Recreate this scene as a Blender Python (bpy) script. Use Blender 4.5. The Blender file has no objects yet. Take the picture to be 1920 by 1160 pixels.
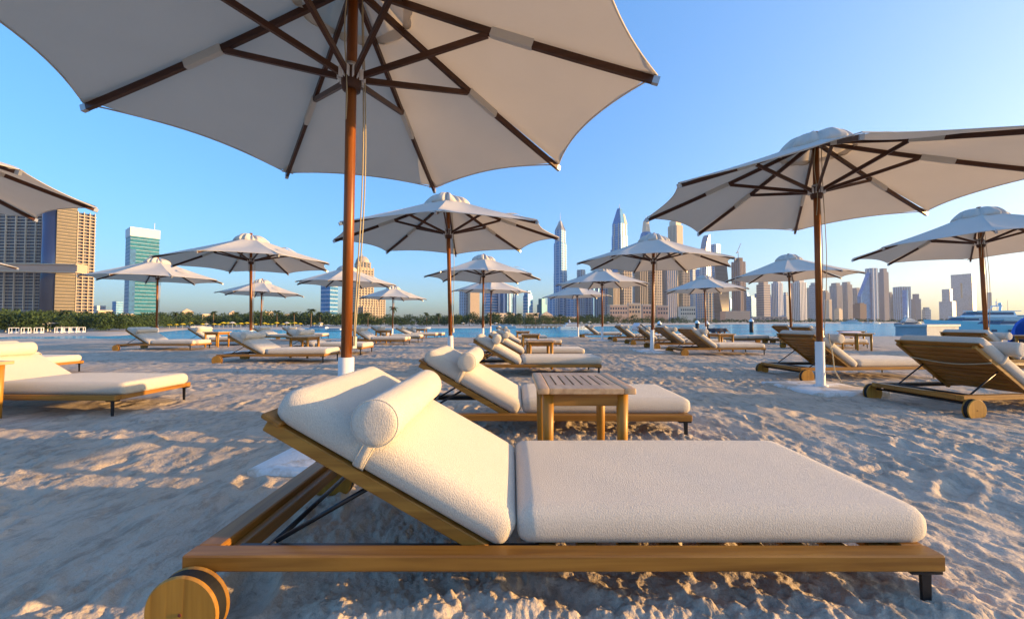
import bpy, bmesh, math, random
import numpy as np
from mathutils import Vector, Matrix
random.seed(7); np.random.seed(7)
R = math.radians
scene = bpy.context.scene
col = scene.collection

# ------------------------------------------------------------------ camera, sky, sun, exposure
FPX, CAMZ, HOR = 770.0, 0.78, 602.0          # focal length in photo pixels, eye height, horizon row
SUN_AZ, SUN_EL = 94.0, 7.2                   # degrees clockwise from the view direction, elevation
cam_d = bpy.data.cameras.new('camera'); cam = bpy.data.objects.new('camera', cam_d); col.objects.link(cam)
cam_d.sensor_fit = 'HORIZONTAL'; cam_d.sensor_width = 36.0; cam_d.lens = 36.0 * FPX / 1920.0
cam_d.clip_start = 0.02; cam_d.clip_end = 30000
cam.location = (0, 0, CAMZ)
cam.rotation_euler = (R(90) + math.atan((HOR - 580) / FPX), 0, 0)
scene.camera = cam
world = bpy.data.worlds.new('World'); scene.world = world; world.use_nodes = True
wn = world.node_tree; bg = wn.nodes['Background']
sky = wn.nodes.new('ShaderNodeTexSky'); sky.sky_type = 'NISHITA'; sky.sun_disc = False
sky.sun_elevation = R(SUN_EL); sky.sun_rotation = R(SUN_AZ)
sky.altitude = 0; sky.air_density = 0.65; sky.dust_density = 2.8; sky.ozone_density = 2.2
# one even tone curve over the whole sky: brightness ** 0.55, hue kept
lum = wn.nodes.new('ShaderNodeRGBToBW'); pw = wn.nodes.new('ShaderNodeMath'); pw.operation = 'POWER'; pw.inputs[1].default_value = -0.45
vm = wn.nodes.new('ShaderNodeVectorMath'); vm.operation = 'SCALE'
hs = wn.nodes.new('ShaderNodeHueSaturation'); hs.inputs['Saturation'].default_value = 1.14
wn.links.new(sky.outputs['Color'], lum.inputs[0]); wn.links.new(lum.outputs[0], pw.inputs[0])
wn.links.new(sky.outputs['Color'], vm.inputs[0]); wn.links.new(pw.outputs[0], vm.inputs['Scale'])
tint = wn.nodes.new('ShaderNodeVectorMath'); tint.operation = 'MULTIPLY'; tint.inputs[1].default_value = (1.20, 1.235, 1.22)
wn.links.new(vm.outputs[0], tint.inputs[0]); wn.links.new(tint.outputs[0], hs.inputs['Color']); wn.links.new(hs.outputs['Color'], bg.inputs['Color'])
bg.inputs['Strength'].default_value = 0.15
sd = bpy.data.lights.new('sun', 'SUN'); sun = bpy.data.objects.new('sun', sd); col.objects.link(sun)
sd.energy = 3.4; sd.angle = R(0.6); sd.color = (1.0, 0.60, 0.235)
_a, _e = R(SUN_AZ), R(SUN_EL)
sdir = Vector((math.sin(_a) * math.cos(_e), math.cos(_a) * math.cos(_e), math.sin(_e)))
sun.rotation_euler = sdir.to_track_quat('Z', 'Y').to_euler(); sun.location = (40, 0, 30)
vs = scene.view_settings; vs.view_transform = 'Standard'; vs.look = 'None'; vs.gamma = 1.0
vs.exposure = 1.74; vs.use_curve_mapping = False
cy = scene.cycles
cy.use_denoising = True; cy.max_bounces = 8; cy.diffuse_bounces = 4; cy.glossy_bounces = 3
cy.transmission_bounces = 4; cy.volume_bounces = 0; cy.sample_clamp_indirect = 6.0
cy.caustics_reflective = False; cy.caustics_refractive = False

def at(px, d, y=None):
    """ground position along a bearing (photo column px) at depth d; height for photo row y"""
    return Vector(((px - 960) / FPX * d, d, 0 if y is None else CAMZ + (HOR - y) / FPX * d))

# ------------------------------------------------------------------ materials
MATS = {}
def newmat(name):
    m = bpy.data.materials.new(name); m.use_nodes = True
    nt = m.node_tree; b = nt.nodes['Principled BSDF']; MATS[name] = m
    return m, nt, b
def plain(name, c, rough=0.6, metal=0.0, spec=0.4, var=0.0, scale=8.0, bump=0.0, bscale=40.0):
    m, nt, b = newmat(name)
    b.inputs['Base Color'].default_value = (*c, 1); b.inputs['Roughness'].default_value = rough
    b.inputs['Metallic'].default_value = metal; b.inputs['Specular IOR Level'].default_value = spec
    tc = nt.nodes.new('ShaderNodeTexCoord')
    if var > 0:
        n = nt.nodes.new('ShaderNodeTexNoise'); n.inputs['Scale'].default_value = scale; n.inputs['Detail'].default_value = 5
        nt.links.new(tc.outputs['Object'], n.inputs['Vector'])
        r = nt.nodes.new('ShaderNodeMapRange'); r.inputs[3].default_value = 1 - var; r.inputs[4].default_value = 1 + var
        nt.links.new(n.outputs['Fac'], r.inputs[0])
        mx = nt.nodes.new('ShaderNodeMix'); mx.data_type = 'RGBA'; mx.blend_type = 'MULTIPLY'; mx.inputs[0].default_value = 1
        mx.inputs[6].default_value = (*c, 1); nt.links.new(r.outputs[0], mx.inputs[7]); nt.links.new(mx.outputs[2], b.inputs['Base Color'])
    if bump > 0:
        n2 = nt.nodes.new('ShaderNodeTexNoise'); n2.inputs['Scale'].default_value = bscale; n2.inputs['Detail'].default_value = 3
        nt.links.new(tc.outputs['Object'], n2.inputs['Vector'])
        bp = nt.nodes.new('ShaderNodeBump'); bp.inputs['Strength'].default_value = bump; bp.inputs['Distance'].default_value = 0.01
        nt.links.new(n2.outputs['Fac'], bp.inputs['Height']); nt.links.new(bp.outputs[0], b.inputs['Normal'])
    return m

def wood(name, c1, c2, axis=0, rough=0.42, sc=1.0):
    m, nt, b = newmat(name)
    tc = nt.nodes.new('ShaderNodeTexCoord'); mp = nt.nodes.new('ShaderNodeMapping')
    s = [38 * sc] * 3; s[axis] = 2.2 * sc; mp.inputs['Scale'].default_value = s
    oi = nt.nodes.new('ShaderNodeObjectInfo')
    va = nt.nodes.new('ShaderNodeVectorMath'); va.operation = 'ADD'
    sc2 = nt.nodes.new('ShaderNodeMath'); sc2.operation = 'MULTIPLY'; sc2.inputs[1].default_value = 40
    nt.links.new(oi.outputs['Random'], sc2.inputs[0])
    nt.links.new(tc.outputs['Object'], mp.inputs['Vector']); nt.links.new(mp.outputs[0], va.inputs[0]); nt.links.new(sc2.outputs[0], va.inputs[1])
    n = nt.nodes.new('ShaderNodeTexNoise'); n.inputs['Scale'].default_value = 1.0; n.inputs['Detail'].default_value = 6; n.inputs['Distortion'].default_value = 0.6
    nt.links.new(va.outputs[0], n.inputs['Vector'])
    cr = nt.nodes.new('ShaderNodeValToRGB')
    cr.color_ramp.elements[0].position = 0.32; cr.color_ramp.elements[0].color = (*c1, 1)
    cr.color_ramp.elements[1].position = 0.68; cr.color_ramp.elements[1].color = (*c2, 1)
    nt.links.new(n.outputs['Fac'], cr.inputs[0])
    nb = nt.nodes.new('ShaderNodeTexNoise'); nb.inputs['Scale'].default_value = 0.09; nb.inputs['Detail'].default_value = 5; nb.inputs['Roughness'].default_value = .7; nt.links.new(va.outputs[0], nb.inputs['Vector'])
    rb = nt.nodes.new('ShaderNodeMapRange'); rb.inputs[1].default_value = .3; rb.inputs[2].default_value = .7; rb.inputs[3].default_value = .70; rb.inputs[4].default_value = 1.22; nt.links.new(nb.outputs['Fac'], rb.inputs[0])
    mw = nt.nodes.new('ShaderNodeMix'); mw.data_type = 'RGBA'; mw.blend_type = 'MULTIPLY'; mw.inputs[0].default_value = 1
    nt.links.new(cr.outputs[0], mw.inputs[6]); nt.links.new(rb.outputs[0], mw.inputs[7]); nt.links.new(mw.outputs[2], b.inputs['Base Color'])
    b.inputs['Roughness'].default_value = rough; b.inputs['Specular IOR Level'].default_value = 0.35
    bp = nt.nodes.new('ShaderNodeBump'); bp.inputs['Strength'].default_value = 0.25; bp.inputs['Distance'].default_value = 0.002
    nt.links.new(n.outputs['Fac'], bp.inputs['Height']); nt.links.new(bp.outputs[0], b.inputs['Normal'])
    return m

TX = wood('teak_along_x', (0.24, 0.100, 0.014), (0.42, 0.20, 0.034), 0)
TY = wood('teak_along_y', (0.22, 0.092, 0.015), (0.39, 0.18, 0.033), 1)
TZ = wood('teak_along_z', (0.31, 0.140, 0.016), (0.47, 0.235, 0.034), 2)
TTOP = wood('weathered_teak', (0.44, 0.27, 0.14), (0.62, 0.42, 0.23), 1)
POLEW = wood('varnished_pole', (0.20, 0.058, 0.010), (0.30, 0.098, 0.019), 2, 0.33)
RIBW = wood('dark_rib_wood', (0.05, 0.018, 0.009), (0.085, 0.031, 0.014), 0, 0.4)
WHITE = plain('white_paint', (0.78, 0.77, 0.75), 0.45, var=0.05, scale=9)
SLABM = plain('white_concrete', (0.74, 0.73, 0.71), 0.7, var=0.10, scale=14, bump=0.2, bscale=60)
def dusty():
    nt = SLABM.node_tree; b = nt.nodes['Principled BSDF']; src = b.inputs['Base Color'].links[0].from_socket
    tc = nt.nodes.new('ShaderNodeTexCoord'); n = nt.nodes.new('ShaderNodeTexNoise'); n.inputs['Scale'].default_value = 3.2; n.inputs['Detail'].default_value = 9; n.inputs['Roughness'].default_value = .7
    nt.links.new(tc.outputs['Object'], n.inputs['Vector'])
    r = nt.nodes.new('ShaderNodeMapRange'); r.inputs[1].default_value = .46; r.inputs[2].default_value = .56; nt.links.new(n.outputs['Fac'], r.inputs[0])
    mx = nt.nodes.new('ShaderNodeMix'); mx.data_type = 'RGBA'; mx.inputs[7].default_value = (.52, .43, .33, 1)
    nt.links.new(r.outputs[0], mx.inputs[0]); nt.links.new(src, mx.inputs[6]); nt.links.new(mx.outputs[2], b.inputs['Base Color'])
dusty()
BLACK = plain('black_steel', (0.018, 0.018, 0.02), 0.38, 0.3)
RUBBER = plain('black_rubber', (0.006, 0.006, 0.007), 0.7)
STEEL = plain('steel', (0.42, 0.42, 0.42), 0.45, 0.8)
CORDM = plain('cord_beige', (0.42, 0.36, 0.24), 0.8)
PIN = plain('red_pin', (0.16, 0.035, 0.02), 0.5)

def make_cushion_mat(name='cushion_fabric', base=(0.64, 0.575, 0.475)):
    m, nt, b = newmat(name)
    tc = nt.nodes.new('ShaderNodeTexCoord')
    b.inputs['Roughness'].default_value = 0.9; b.inputs['Specular IOR Level'].default_value = 0.15
    b.inputs['Sheen Weight'].default_value = 0.25
    mp = nt.nodes.new('ShaderNodeMapping'); mp.inputs['Scale'].default_value = (520, 190, 190)
    nt.links.new(tc.outputs['Object'], mp.inputs[0])
    n = nt.nodes.new('ShaderNodeTexNoise'); n.inputs['Scale'].default_value = 1; n.inputs['Detail'].default_value = 3
    nt.links.new(mp.outputs[0], n.inputs['Vector'])
    n2 = nt.nodes.new('ShaderNodeTexNoise'); n2.inputs['Scale'].default_value = 5; n2.inputs['Detail'].default_value = 4
    nt.links.new(tc.outputs['Object'], n2.inputs['Vector'])
    r = nt.nodes.new('ShaderNodeMapRange'); r.inputs[1].default_value = 0.25; r.inputs[2].default_value = 0.75; r.inputs[3].default_value = 0.80; r.inputs[4].default_value = 1.10
    nt.links.new(n.outputs['Fac'], r.inputs[0])
    r2 = nt.nodes.new('ShaderNodeMapRange'); r2.inputs[3].default_value = 0.93; r2.inputs[4].default_value = 1.05
    nt.links.new(n2.outputs['Fac'], r2.inputs[0])
    mu = nt.nodes.new('ShaderNodeMath'); mu.operation = 'MULTIPLY'; nt.links.new(r.outputs[0], mu.inputs[0]); nt.links.new(r2.outputs[0], mu.inputs[1])
    mx = nt.nodes.new('ShaderNodeMix'); mx.data_type = 'RGBA'; mx.blend_type = 'MULTIPLY'; mx.inputs[0].default_value = 1
    mx.inputs[6].default_value = (*base, 1); nt.links.new(mu.outputs[0], mx.inputs[7]); nt.links.new(mx.outputs[2], b.inputs['Base Color'])
    bp = nt.nodes.new('ShaderNodeBump'); bp.inputs['Strength'].default_value = 0.75; bp.inputs['Distance'].default_value = 0.004
    nt.links.new(n.outputs['Fac'], bp.inputs['Height']); nt.links.new(bp.outputs[0], b.inputs['Normal'])
    return m
CUSH = make_cushion_mat()
TOWEL = plain('white_towel_cloth', (0.80, 0.79, 0.82), 0.95, var=0.05, scale=30, bump=0.5, bscale=150)
LILAC = plain('lilac_towel_cloth', (0.66, 0.63, 0.80), 0.95, var=0.06, scale=30, bump=0.5, bscale=150)
DARKCLOTH = plain('dark_cloth', (0.05, 0.05, 0.06), 0.9, var=0.2, scale=12)
BLUEM = plain('blue_canvas', (0.03, 0.12, 0.50), 0.6, var=0.1)

def make_canopy_mat(name, base, tr, fac):
    m = bpy.data.materials.new(name); m.use_nodes = True; nt = m.node_tree; nt.nodes.clear(); MATS[name] = m
    out = nt.nodes.new('ShaderNodeOutputMaterial'); mix = nt.nodes.new('ShaderNodeMixShader'); mix.inputs[0].default_value = fac
    d = nt.nodes.new('ShaderNodeBsdfDiffuse'); t = nt.nodes.new('ShaderNodeBsdfTranslucent')
    tc = nt.nodes.new('ShaderNodeTexCoord'); n = nt.nodes.new('ShaderNodeTexNoise'); n.inputs['Scale'].default_value = 2.5; n.inputs['Detail'].default_value = 5
    nt.links.new(tc.outputs['Object'], n.inputs['Vector'])
    for node, c in ((d, base), (t, tr)):
        mx = nt.nodes.new('ShaderNodeMix'); mx.data_type = 'RGBA'
        mx.inputs[6].default_value = (c[0] * .9, c[1] * .9, c[2] * .9, 1); mx.inputs[7].default_value = (*c, 1)
        nt.links.new(n.outputs['Fac'], mx.inputs[0]); nt.links.new(mx.outputs[2], node.inputs['Color'])
    n3 = nt.nodes.new('ShaderNodeTexNoise'); n3.inputs['Scale'].default_value = 7; n3.inputs['Detail'].default_value = 4
    nt.links.new(tc.outputs['Object'], n3.inputs['Vector'])
    bp = nt.nodes.new('ShaderNodeBump'); bp.inputs['Strength'].default_value = 0.25; bp.inputs['Distance'].default_value = 0.02
    nt.links.new(n3.outputs['Fac'], bp.inputs['Height']); nt.links.new(bp.outputs[0], d.inputs['Normal'])
    nt.links.new(d.outputs[0], mix.inputs[1]); nt.links.new(t.outputs[0], mix.inputs[2]); nt.links.new(mix.outputs[0], out.inputs[0])
    return m
CANVAS = make_canopy_mat('umbrella_canvas', (0.71, 0.67, 0.60), (0.64, 0.54, 0.41), 0.24)
POCKET = make_canopy_mat('rib_pocket_canvas', (0.72, 0.69, 0.63), (0.6, 0.55, 0.48), 0.2)

# ------------------------------------------------------------------ mesh helpers
class MB:
    def __init__(self): self.v = []; self.f = []; self.sm = []
    def add(self, vs, fs, smooth=False, M=None):
        o = len(self.v)
        self.v += [tuple(M @ Vector(p)) if M is not None else tuple(p) for p in vs]
        self.f += [tuple(i + o for i in f) for f in fs]; self.sm += [smooth] * len(fs); return self
    def box(self, x0, x1, y0, y1, z0, z1, M=None):
        vs = [(x0, y0, z0), (x1, y0, z0), (x1, y1, z0), (x0, y1, z0), (x0, y0, z1), (x1, y0, z1), (x1, y1, z1), (x0, y1, z1)]
        return self.add(vs, [(3, 2, 1, 0), (4, 5, 6, 7), (0, 1, 5, 4), (1, 2, 6, 5), (2, 3, 7, 6), (3, 0, 4, 7)], False, M)
    def bev(self, x0, x1, y0, y1, z0, z1, b=0.006, seg=1, M=None):
        bm = bmesh.new(); bmesh.ops.create_cube(bm, size=1)
        for v in bm.verts:
            v.co = Vector(((x0 + x1) / 2 + v.co.x * (x1 - x0), (y0 + y1) / 2 + v.co.y * (y1 - y0), (z0 + z1) / 2 + v.co.z * (z1 - z0)))
        bmesh.ops.bevel(bm, geom=bm.edges[:], offset=b, segments=seg, affect='EDGES', profile=0.6)
        bm.verts.index_update()
        self.add([v.co[:] for v in bm.verts], [[v.index for v in f.verts] for f in bm.faces], seg > 1, M); bm.free(); return self
    def tube(self, pts, rad, n=8, cap=True, smooth=True):
        pts = [Vector(p) for p in pts]; rs = rad if isinstance(rad, (list, tuple)) else [rad] * len(pts)
        vs, fs = [], []; up = None
        for i, p in enumerate(pts):
            t = (pts[min(i + 1, len(pts) - 1)] - pts[max(i - 1, 0)]).normalized()
            if up is None:
                up = Vector((0, 0, 1)) if abs(t.z) < .9 else Vector((1, 0, 0))
            a = t.cross(up).normalized(); b = a.cross(t).normalized(); up = b
            for k in range(n):
                an = 2 * math.pi * k / n; vs.append(p + (a * math.cos(an) + b * math.sin(an)) * rs[i])
        for i in range(len(pts) - 1):
            for k in range(n):
                fs.append((i * n + k, i * n + (k + 1) % n, (i + 1) * n + (k + 1) % n, (i + 1) * n + k))
        self.add(vs, fs, smooth)
        if cap:
            o = len(self.v) - len(vs); m = len(vs)
            self.f += [tuple(o + k for k in range(n))[::-1], tuple(o + m - n + k for k in range(n))]; self.sm += [False, False]
        return self
    def lathe(self, prof, n=24, M=None, smooth=True):
        vs, fs = [], []
        for r, z in prof:
            for k in range(n): a = 2 * math.pi * k / n; vs.append((r * math.cos(a), r * math.sin(a), z))
        for i in range(len(prof) - 1):
            for k in range(n): fs.append((i * n + k, i * n + (k + 1) % n, (i + 1) * n + (k + 1) % n, (i + 1) * n + k))
        return self.add(vs, fs, smooth, M)
    def bar(self, p0, p1, w, h):
        """rectangular bar; w sideways, h in the vertical plane"""
        p0, p1 = Vector(p0), Vector(p1); t = (p1 - p0); L = t.length; t.normalize()
        s = t.cross(Vector((0, 0, 1)));  s = s.normalized() if s.length > 1e-4 else Vector((1, 0, 0)); u = s.cross(t)
        M = Matrix(((t.x, s.x, u.x, p0.x), (t.y, s.y, u.y, p0.y), (t.z, s.z, u.z, p0.z), (0, 0, 0, 1)))
        return self.box(0, L, -w / 2, w / 2, -h / 2, h / 2, M)
    def prism(self, poly, z0, z1, M=None, top_scale=1.0):
        n = len(poly); cx = sum(p[0] for p in poly) / n; cy_ = sum(p[1] for p in poly) / n
        vs = [(x, y, z0) for x, y in poly] + [(cx + (x - cx) * top_scale, cy_ + (y - cy_) * top_scale, z1) for x, y in poly]
        fs = [tuple(range(n))[::-1], tuple(range(n, 2 * n))] + [(i, (i + 1) % n, n + (i + 1) % n, n + i) for i in range(n)]
        return self.add(vs, fs, False, M)
    def build(self, name, mat, parent=None, kind=None):
        me = bpy.data.meshes.new(name); me.from_pydata(self.v, [], self.f); me.update()
        me.polygons.foreach_set('use_smooth', self.sm)
        me.materials.append(mat); o = bpy.data.objects.new(name, me); col.objects.link(o)
        if parent is not None: o.parent = parent
        if kind: o['kind'] = kind
        return o

def tag(o, label, cat, group=None):
    o['label'] = label; o['category'] = cat
    if group: o['group'] = group
    return o
def thing(name, label, cat, loc=(0, 0, 0), rz=0.0, group=None):
    o = bpy.data.objects.new(name, None); col.objects.link(o); o.empty_display_size = 0.2
    o.location = loc; o.rotation_euler = (0, 0, rz)
    return tag(o, label, cat, group)
def copy_tree(o, parent=None):
    c = o.copy(); col.objects.link(c); c.parent = parent
    for ch in [x for x in o.children]: copy_tree(ch, c)
    return c

# ------------------------------------------------------------------ noise for terrain
def vnoise(x, y, seed=0):
    xi = np.floor(x).astype(np.int64); yi = np.floor(y).astype(np.int64); xf = x - xi; yf = y - yi
    def h(a, b):
        n = (a * 374761393 + b * 668265263 + seed * 1442695041) & 0xFFFFFFFF
        n = ((n ^ (n >> 13)) * 1274126177) & 0xFFFFFFFF; n = n ^ (n >> 16)
        return (n & 0xFFFF) / 65535.0
    u = xf * xf * xf * (xf * (xf * 6 - 15) + 10); v = yf * yf * yf * (yf * (yf * 6 - 15) + 10)
    a = h(xi, yi) * (1 - u) + h(xi + 1, yi) * u; b = h(xi, yi + 1) * (1 - u) + h(xi + 1, yi + 1) * u
    return (a * (1 - v) + b * v) * 2 - 1
def fbm(x, y, o=4, seed=0):
    s = 0; a = 1.0; t = 0
    for i in range(o):
        c, sn = math.cos(.6 * i + seed), math.sin(.6 * i + seed)
        s = s + a * vnoise((x * c - y * sn) * 2 ** i + 17.3 * i, (x * sn + y * c) * 2 ** i - 9.1 * i, seed + i); t += a; a *= .5
    return s / t

# ------------------------------------------------------------------ sand (one sheet)
def sstep(a, b, x):
    t = np.clip((x - a) / (b - a), 0, 1); return t * t * (3 - 2 * t)
def crest(x):                     # where the beach plateau begins to fall to the water
    return 20.5 + 2.2 * sstep(-14, 0, x) + 1.5 * sstep(4, 16, x)
def sand_height(X, Y, detail=True):
    d = np.hypot(X, Y)
    near = 1 - sstep(14, 24, d)
    z = 0.035 * fbm(X * .55, Y * .40, 3, 1)
    rip = fbm(X * 3.6 + .6 * fbm(X * .7, Y * .5, 2, 8), Y * 1.0, 4, 2)       # long drag marks running down the beach
    rip2 = 1 - np.abs(fbm(X * 4.6 + 3, Y * 1.7, 4, 5)) * 2
    mask = .5 + .5 * fbm(X * .5 + 4, Y * .45, 3, 11)
    z = z + (.40 + .6 * near) * (.016 * rip + .011 * rip2 * mask)
    lump = fbm(X * 5.5, Y * 3.6, 4, 21)
    z = z + (.4 + .6 * near) * .009 * lump * (.3 + mask)
    if detail:
        crumb = fbm(X * 26, Y * 20, 3, 31)
        cm = sstep(.50, .78, .5 + .5 * fbm(X * 1.25 + 9, Y * 1.0, 3, 41))
        m1 = np.exp(-((Y - 1.02) / .20) ** 2) * sstep(-.75, -.45, X) * (1 - sstep(1.15, 1.45, X))
        m2 = np.exp(-((Y - 2.78) / .22) ** 2) * sstep(-.6, -.3, X) * (1 - sstep(1.1, 1.5, X))
        cm = np.clip(cm + 1.15 * m1 + .9 * m2, 0, 1.4)
        ridge = 1 - np.abs(fbm(X * 10.5 + .8 * rip, Y * 4.6, 4, 71)) * 2.2
        z = z + near * (.0075 * np.clip(ridge, -.2, 1) * (.25 + mask) + .0045 * crumb)
        z = z + near * .013 * cm * crumb + near * .0042 * fbm(X * 62, Y * 50, 3, 51) * (.5 + cm)
        z = z + m1 * (.030 + .035 * fbm(X * 3.2, Y * 4.5, 3, 61)) + m2 * .02
        rng = np.random.RandomState(5)
        for k in range(620):
            fx = rng.uniform(-9, 9); fy = .25 + 13 * rng.uniform(0, 1) ** 1.25
            an = rng.uniform(-.7, .7) + (math.pi / 2 if rng.rand() < .7 else 0); L = rng.uniform(.10, .16); W = rng.uniform(.045, .07); dp = rng.uniform(.008, .024)
            if abs(fx) > fy * 1.6 + 1.2: continue
            sel = np.nonzero((np.abs(X - fx) < .4) & (np.abs(Y - fy) < .4))[0]
            if len(sel) == 0: continue
            dx = X[sel] - fx; dy = Y[sel] - fy; ca, sa = math.cos(an), math.sin(an)
            q = np.sqrt(((dx * ca + dy * sa) / L) ** 2 + ((-dx * sa + dy * ca) / W) ** 2)
            q = q * (1 + .18 * vnoise(X[sel] * 14, Y[sel] * 14, k))
            z[sel] += dp * (-1.0 * np.exp(-(q / .85) ** 4) + .55 * np.exp(-((q - 1.25) / .35) ** 2))
    # level out under the furniture's wheels
    z = z * (.25 + .75 * sstep(.10, .5, d))
    # dip in front where the wheel stands
    z = z - .045 * np.exp(-(((X + .82) / .28) ** 2 + ((Y - 1.02) / .22) ** 2))
    # fall to the waterline
    c = crest(X)
    z = z - 2.9 * sstep(0, 1, (Y - c) / 26.0) - 0.15 * sstep(0, 1, (Y - c + 4) / 6)
    return z
def build_sand():
    fa = np.linspace(R(-64), R(64), 760)
    ba = np.linspace(R(64), R(360 - 64), 60)[1:-1]
    ang = np.concatenate([fa, ba]); na = len(ang)
    rad = [0.02, 0.12, 0.25, 0.36]
    while rad[-1] < 40: rad.append(rad[-1] * 1.0072)
    while rad[-1] < 900: rad.append(rad[-1] * 1.12)
    rad = np.array(rad); nr = len(rad)
    A, Rr = np.meshgrid(ang, rad); X = (Rr * np.sin(A)).ravel(); Y = (Rr * np.cos(A)).ravel()
    Z = sand_height(X, Y)
    co = np.stack([X, Y, Z], 1)
    i, k = np.meshgrid(np.arange(nr - 1), np.arange(na), indexing='ij')
    k2 = (k + 1) % na
    q = np.stack([i * na + k, (i + 1) * na + k, (i + 1) * na + k2, i * na + k2], -1).reshape(-1, 4)[:, ::-1]
    me = bpy.data.meshes.new('sand'); n = len(co); m = len(q)
    me.vertices.add(n); me.vertices.foreach_set('co', co.ravel().astype(np.float32))
    me.loops.add(m * 4); me.loops.foreach_set('vertex_index', q.ravel().astype(np.int32))
    me.polygons.add(m); me.polygons.foreach_set('loop_start', np.arange(0, m * 4, 4, dtype=np.int32))
    me.polygons.foreach_set('use_smooth', np.ones(m, bool)); me.update(); me.validate()
    o = bpy.data.objects.new('sand', me); col.objects.link(o); o['kind'] = 'structure'
    return o
def make_sand_mat():
    m, nt, b = newmat('beach_sand')
    b.inputs['Roughness'].default_value = 0.95; b.inputs['Specular IOR Level'].default_value = 0.12
    tc = nt.nodes.new('ShaderNodeTexCoord')
    n = nt.nodes.new('ShaderNodeTexNoise'); n.inputs['Scale'].default_value = 2.2; n.inputs['Detail'].default_value = 8; n.inputs['Roughness'].default_value = .65
    g = nt.nodes.new('ShaderNodeTexNoise'); g.inputs['Scale'].default_value = 420; g.inputs['Detail'].default_value = 2
    for q in (n, g): nt.links.new(tc.outputs['Object'], q.inputs['Vector'])
    cr = nt.nodes.new('ShaderNodeValToRGB')
    cr.color_ramp.elements[0].position = .3; cr.color_ramp.elements[0].color = (.45, .375, .29, 1)
    cr.color_ramp.elements[1].position = .72; cr.color_ramp.elements[1].color = (.60, .505, .40, 1)
    nt.links.new(n.outputs['Fac'], cr.inputs[0])
    r = nt.nodes.new('ShaderNodeMapRange'); r.inputs[1].default_value = .25; r.inputs[2].default_value = .75; r.inputs[3].default_value = .82; r.inputs[4].default_value = 1.12
    nt.links.new(g.outputs['Fac'], r.inputs[0])
    mx = nt.nodes.new('ShaderNodeMix'); mx.data_type = 'RGBA'; mx.blend_type = 'MULTIPLY'; mx.inputs[0].default_value = 1
    nt.links.new(cr.outputs[0], mx.inputs[6]); nt.links.new(r.outputs[0], mx.inputs[7])
    # darker sand clumps along the beach; tone also carries painted shade of small bumps
    mp = nt.nodes.new('ShaderNodeMapping'); mp.inputs['Scale'].default_value = (13, 5.5, 8); nt.links.new(tc.outputs['Object'], mp.inputs[0])
    dn = nt.nodes.new('ShaderNodeTexNoise'); dn.inputs['Scale'].default_value = 1; dn.inputs['Detail'].default_value = 9; dn.inputs['Roughness'].default_value = .72; dn.inputs['Distortion'].default_value = .5
    nt.links.new(mp.outputs[0], dn.inputs['Vector'])
    dr = nt.nodes.new('ShaderNodeMapRange'); dr.inputs[1].default_value = .36; dr.inputs[2].default_value = .52; dr.inputs[3].default_value = .68; dr.inputs[4].default_value = 1.04; nt.links.new(dn.outputs['Fac'], dr.inputs[0])
    mx2 = nt.nodes.new('ShaderNodeMix'); mx2.data_type = 'RGBA'; mx2.blend_type = 'MULTIPLY'; mx2.inputs[0].default_value = 1
    nt.links.new(mx.outputs[2], mx2.inputs[6]); nt.links.new(dr.outputs[0], mx2.inputs[7]); nt.links.new(mx2.outputs[2], b.inputs['Base Color'])
    g2 = nt.nodes.new('ShaderNodeTexNoise'); g2.inputs['Scale'].default_value = 95; g2.inputs['Detail'].default_value = 4
    nt.links.new(tc.outputs['Object'], g2.inputs['Vector'])
    bp = nt.nodes.new('ShaderNodeBump'); bp.inputs['Strength'].default_value = .7; bp.inputs['Distance'].default_value = .008
    nt.links.new(g2.outputs['Fac'], bp.inputs['Height']); nt.links.new(bp.outputs[0], b.inputs['Normal'])
    return m
SAND = make_sand_mat()
sand = build_sand(); sand.data.materials.append(SAND)

# ------------------------------------------------------------------ water and far shore
WATERZ, LANDZ = -2.2, -1.65
def make_water():
    m, nt, b = newmat('bay_water')
    b.inputs['Base Color'].default_value = (.012, .22, .33, 1); b.inputs['Roughness'].default_value = .16
    b.inputs['IOR'].default_value = 1.33; b.inputs['Specular IOR Level'].default_value = .18
    tc = nt.nodes.new('ShaderNodeTexCoord'); mp = nt.nodes.new('ShaderNodeMapping'); mp.inputs['Scale'].default_value = (.5, .9, 1)
    nt.links.new(tc.outputs['Object'], mp.inputs[0])
    n = nt.nodes.new('ShaderNodeTexNoise'); n.inputs['Scale'].default_value = 1.6; n.inputs['Detail'].default_value = 5
    nt.links.new(mp.outputs[0], n.inputs['Vector'])
    bp = nt.nodes.new('ShaderNodeBump'); bp.inputs['Strength'].default_value = .9; bp.inputs['Distance'].default_value = .35
    nt.links.new(n.outputs['Fac'], bp.inputs['Height']); nt.links.new(bp.outputs[0], b.inputs['Normal'])
    big = nt.nodes.new('ShaderNodeTexNoise'); big.inputs['Scale'].default_value = .03; big.inputs['Detail'].default_value = 4
    nt.links.new(tc.outputs['Object'], big.inputs['Vector'])
    cr = nt.nodes.new('ShaderNodeValToRGB')
    cr.color_ramp.elements[0].position = .35; cr.color_ramp.elements[0].color = (.004, .21, .33, 1)
    cr.color_ramp.elements[1].position = .65; cr.color_ramp.elements[1].color = (.01, .38, .47, 1)
    nt.links.new(big.outputs['Fac'], cr.inputs[0]); nt.links.new(cr.outputs[0], b.inputs['Base Color'])
    return m
w = MB(); w.add([(-4500, 24, WATERZ), (4500, 24, WATERZ), (4500, 3900, WATERZ), (-4500, 3900, WATERZ)], [(0, 1, 2, 3)])
wo = w.build('bay_water', make_water()); wo['kind'] = 'structure'
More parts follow.
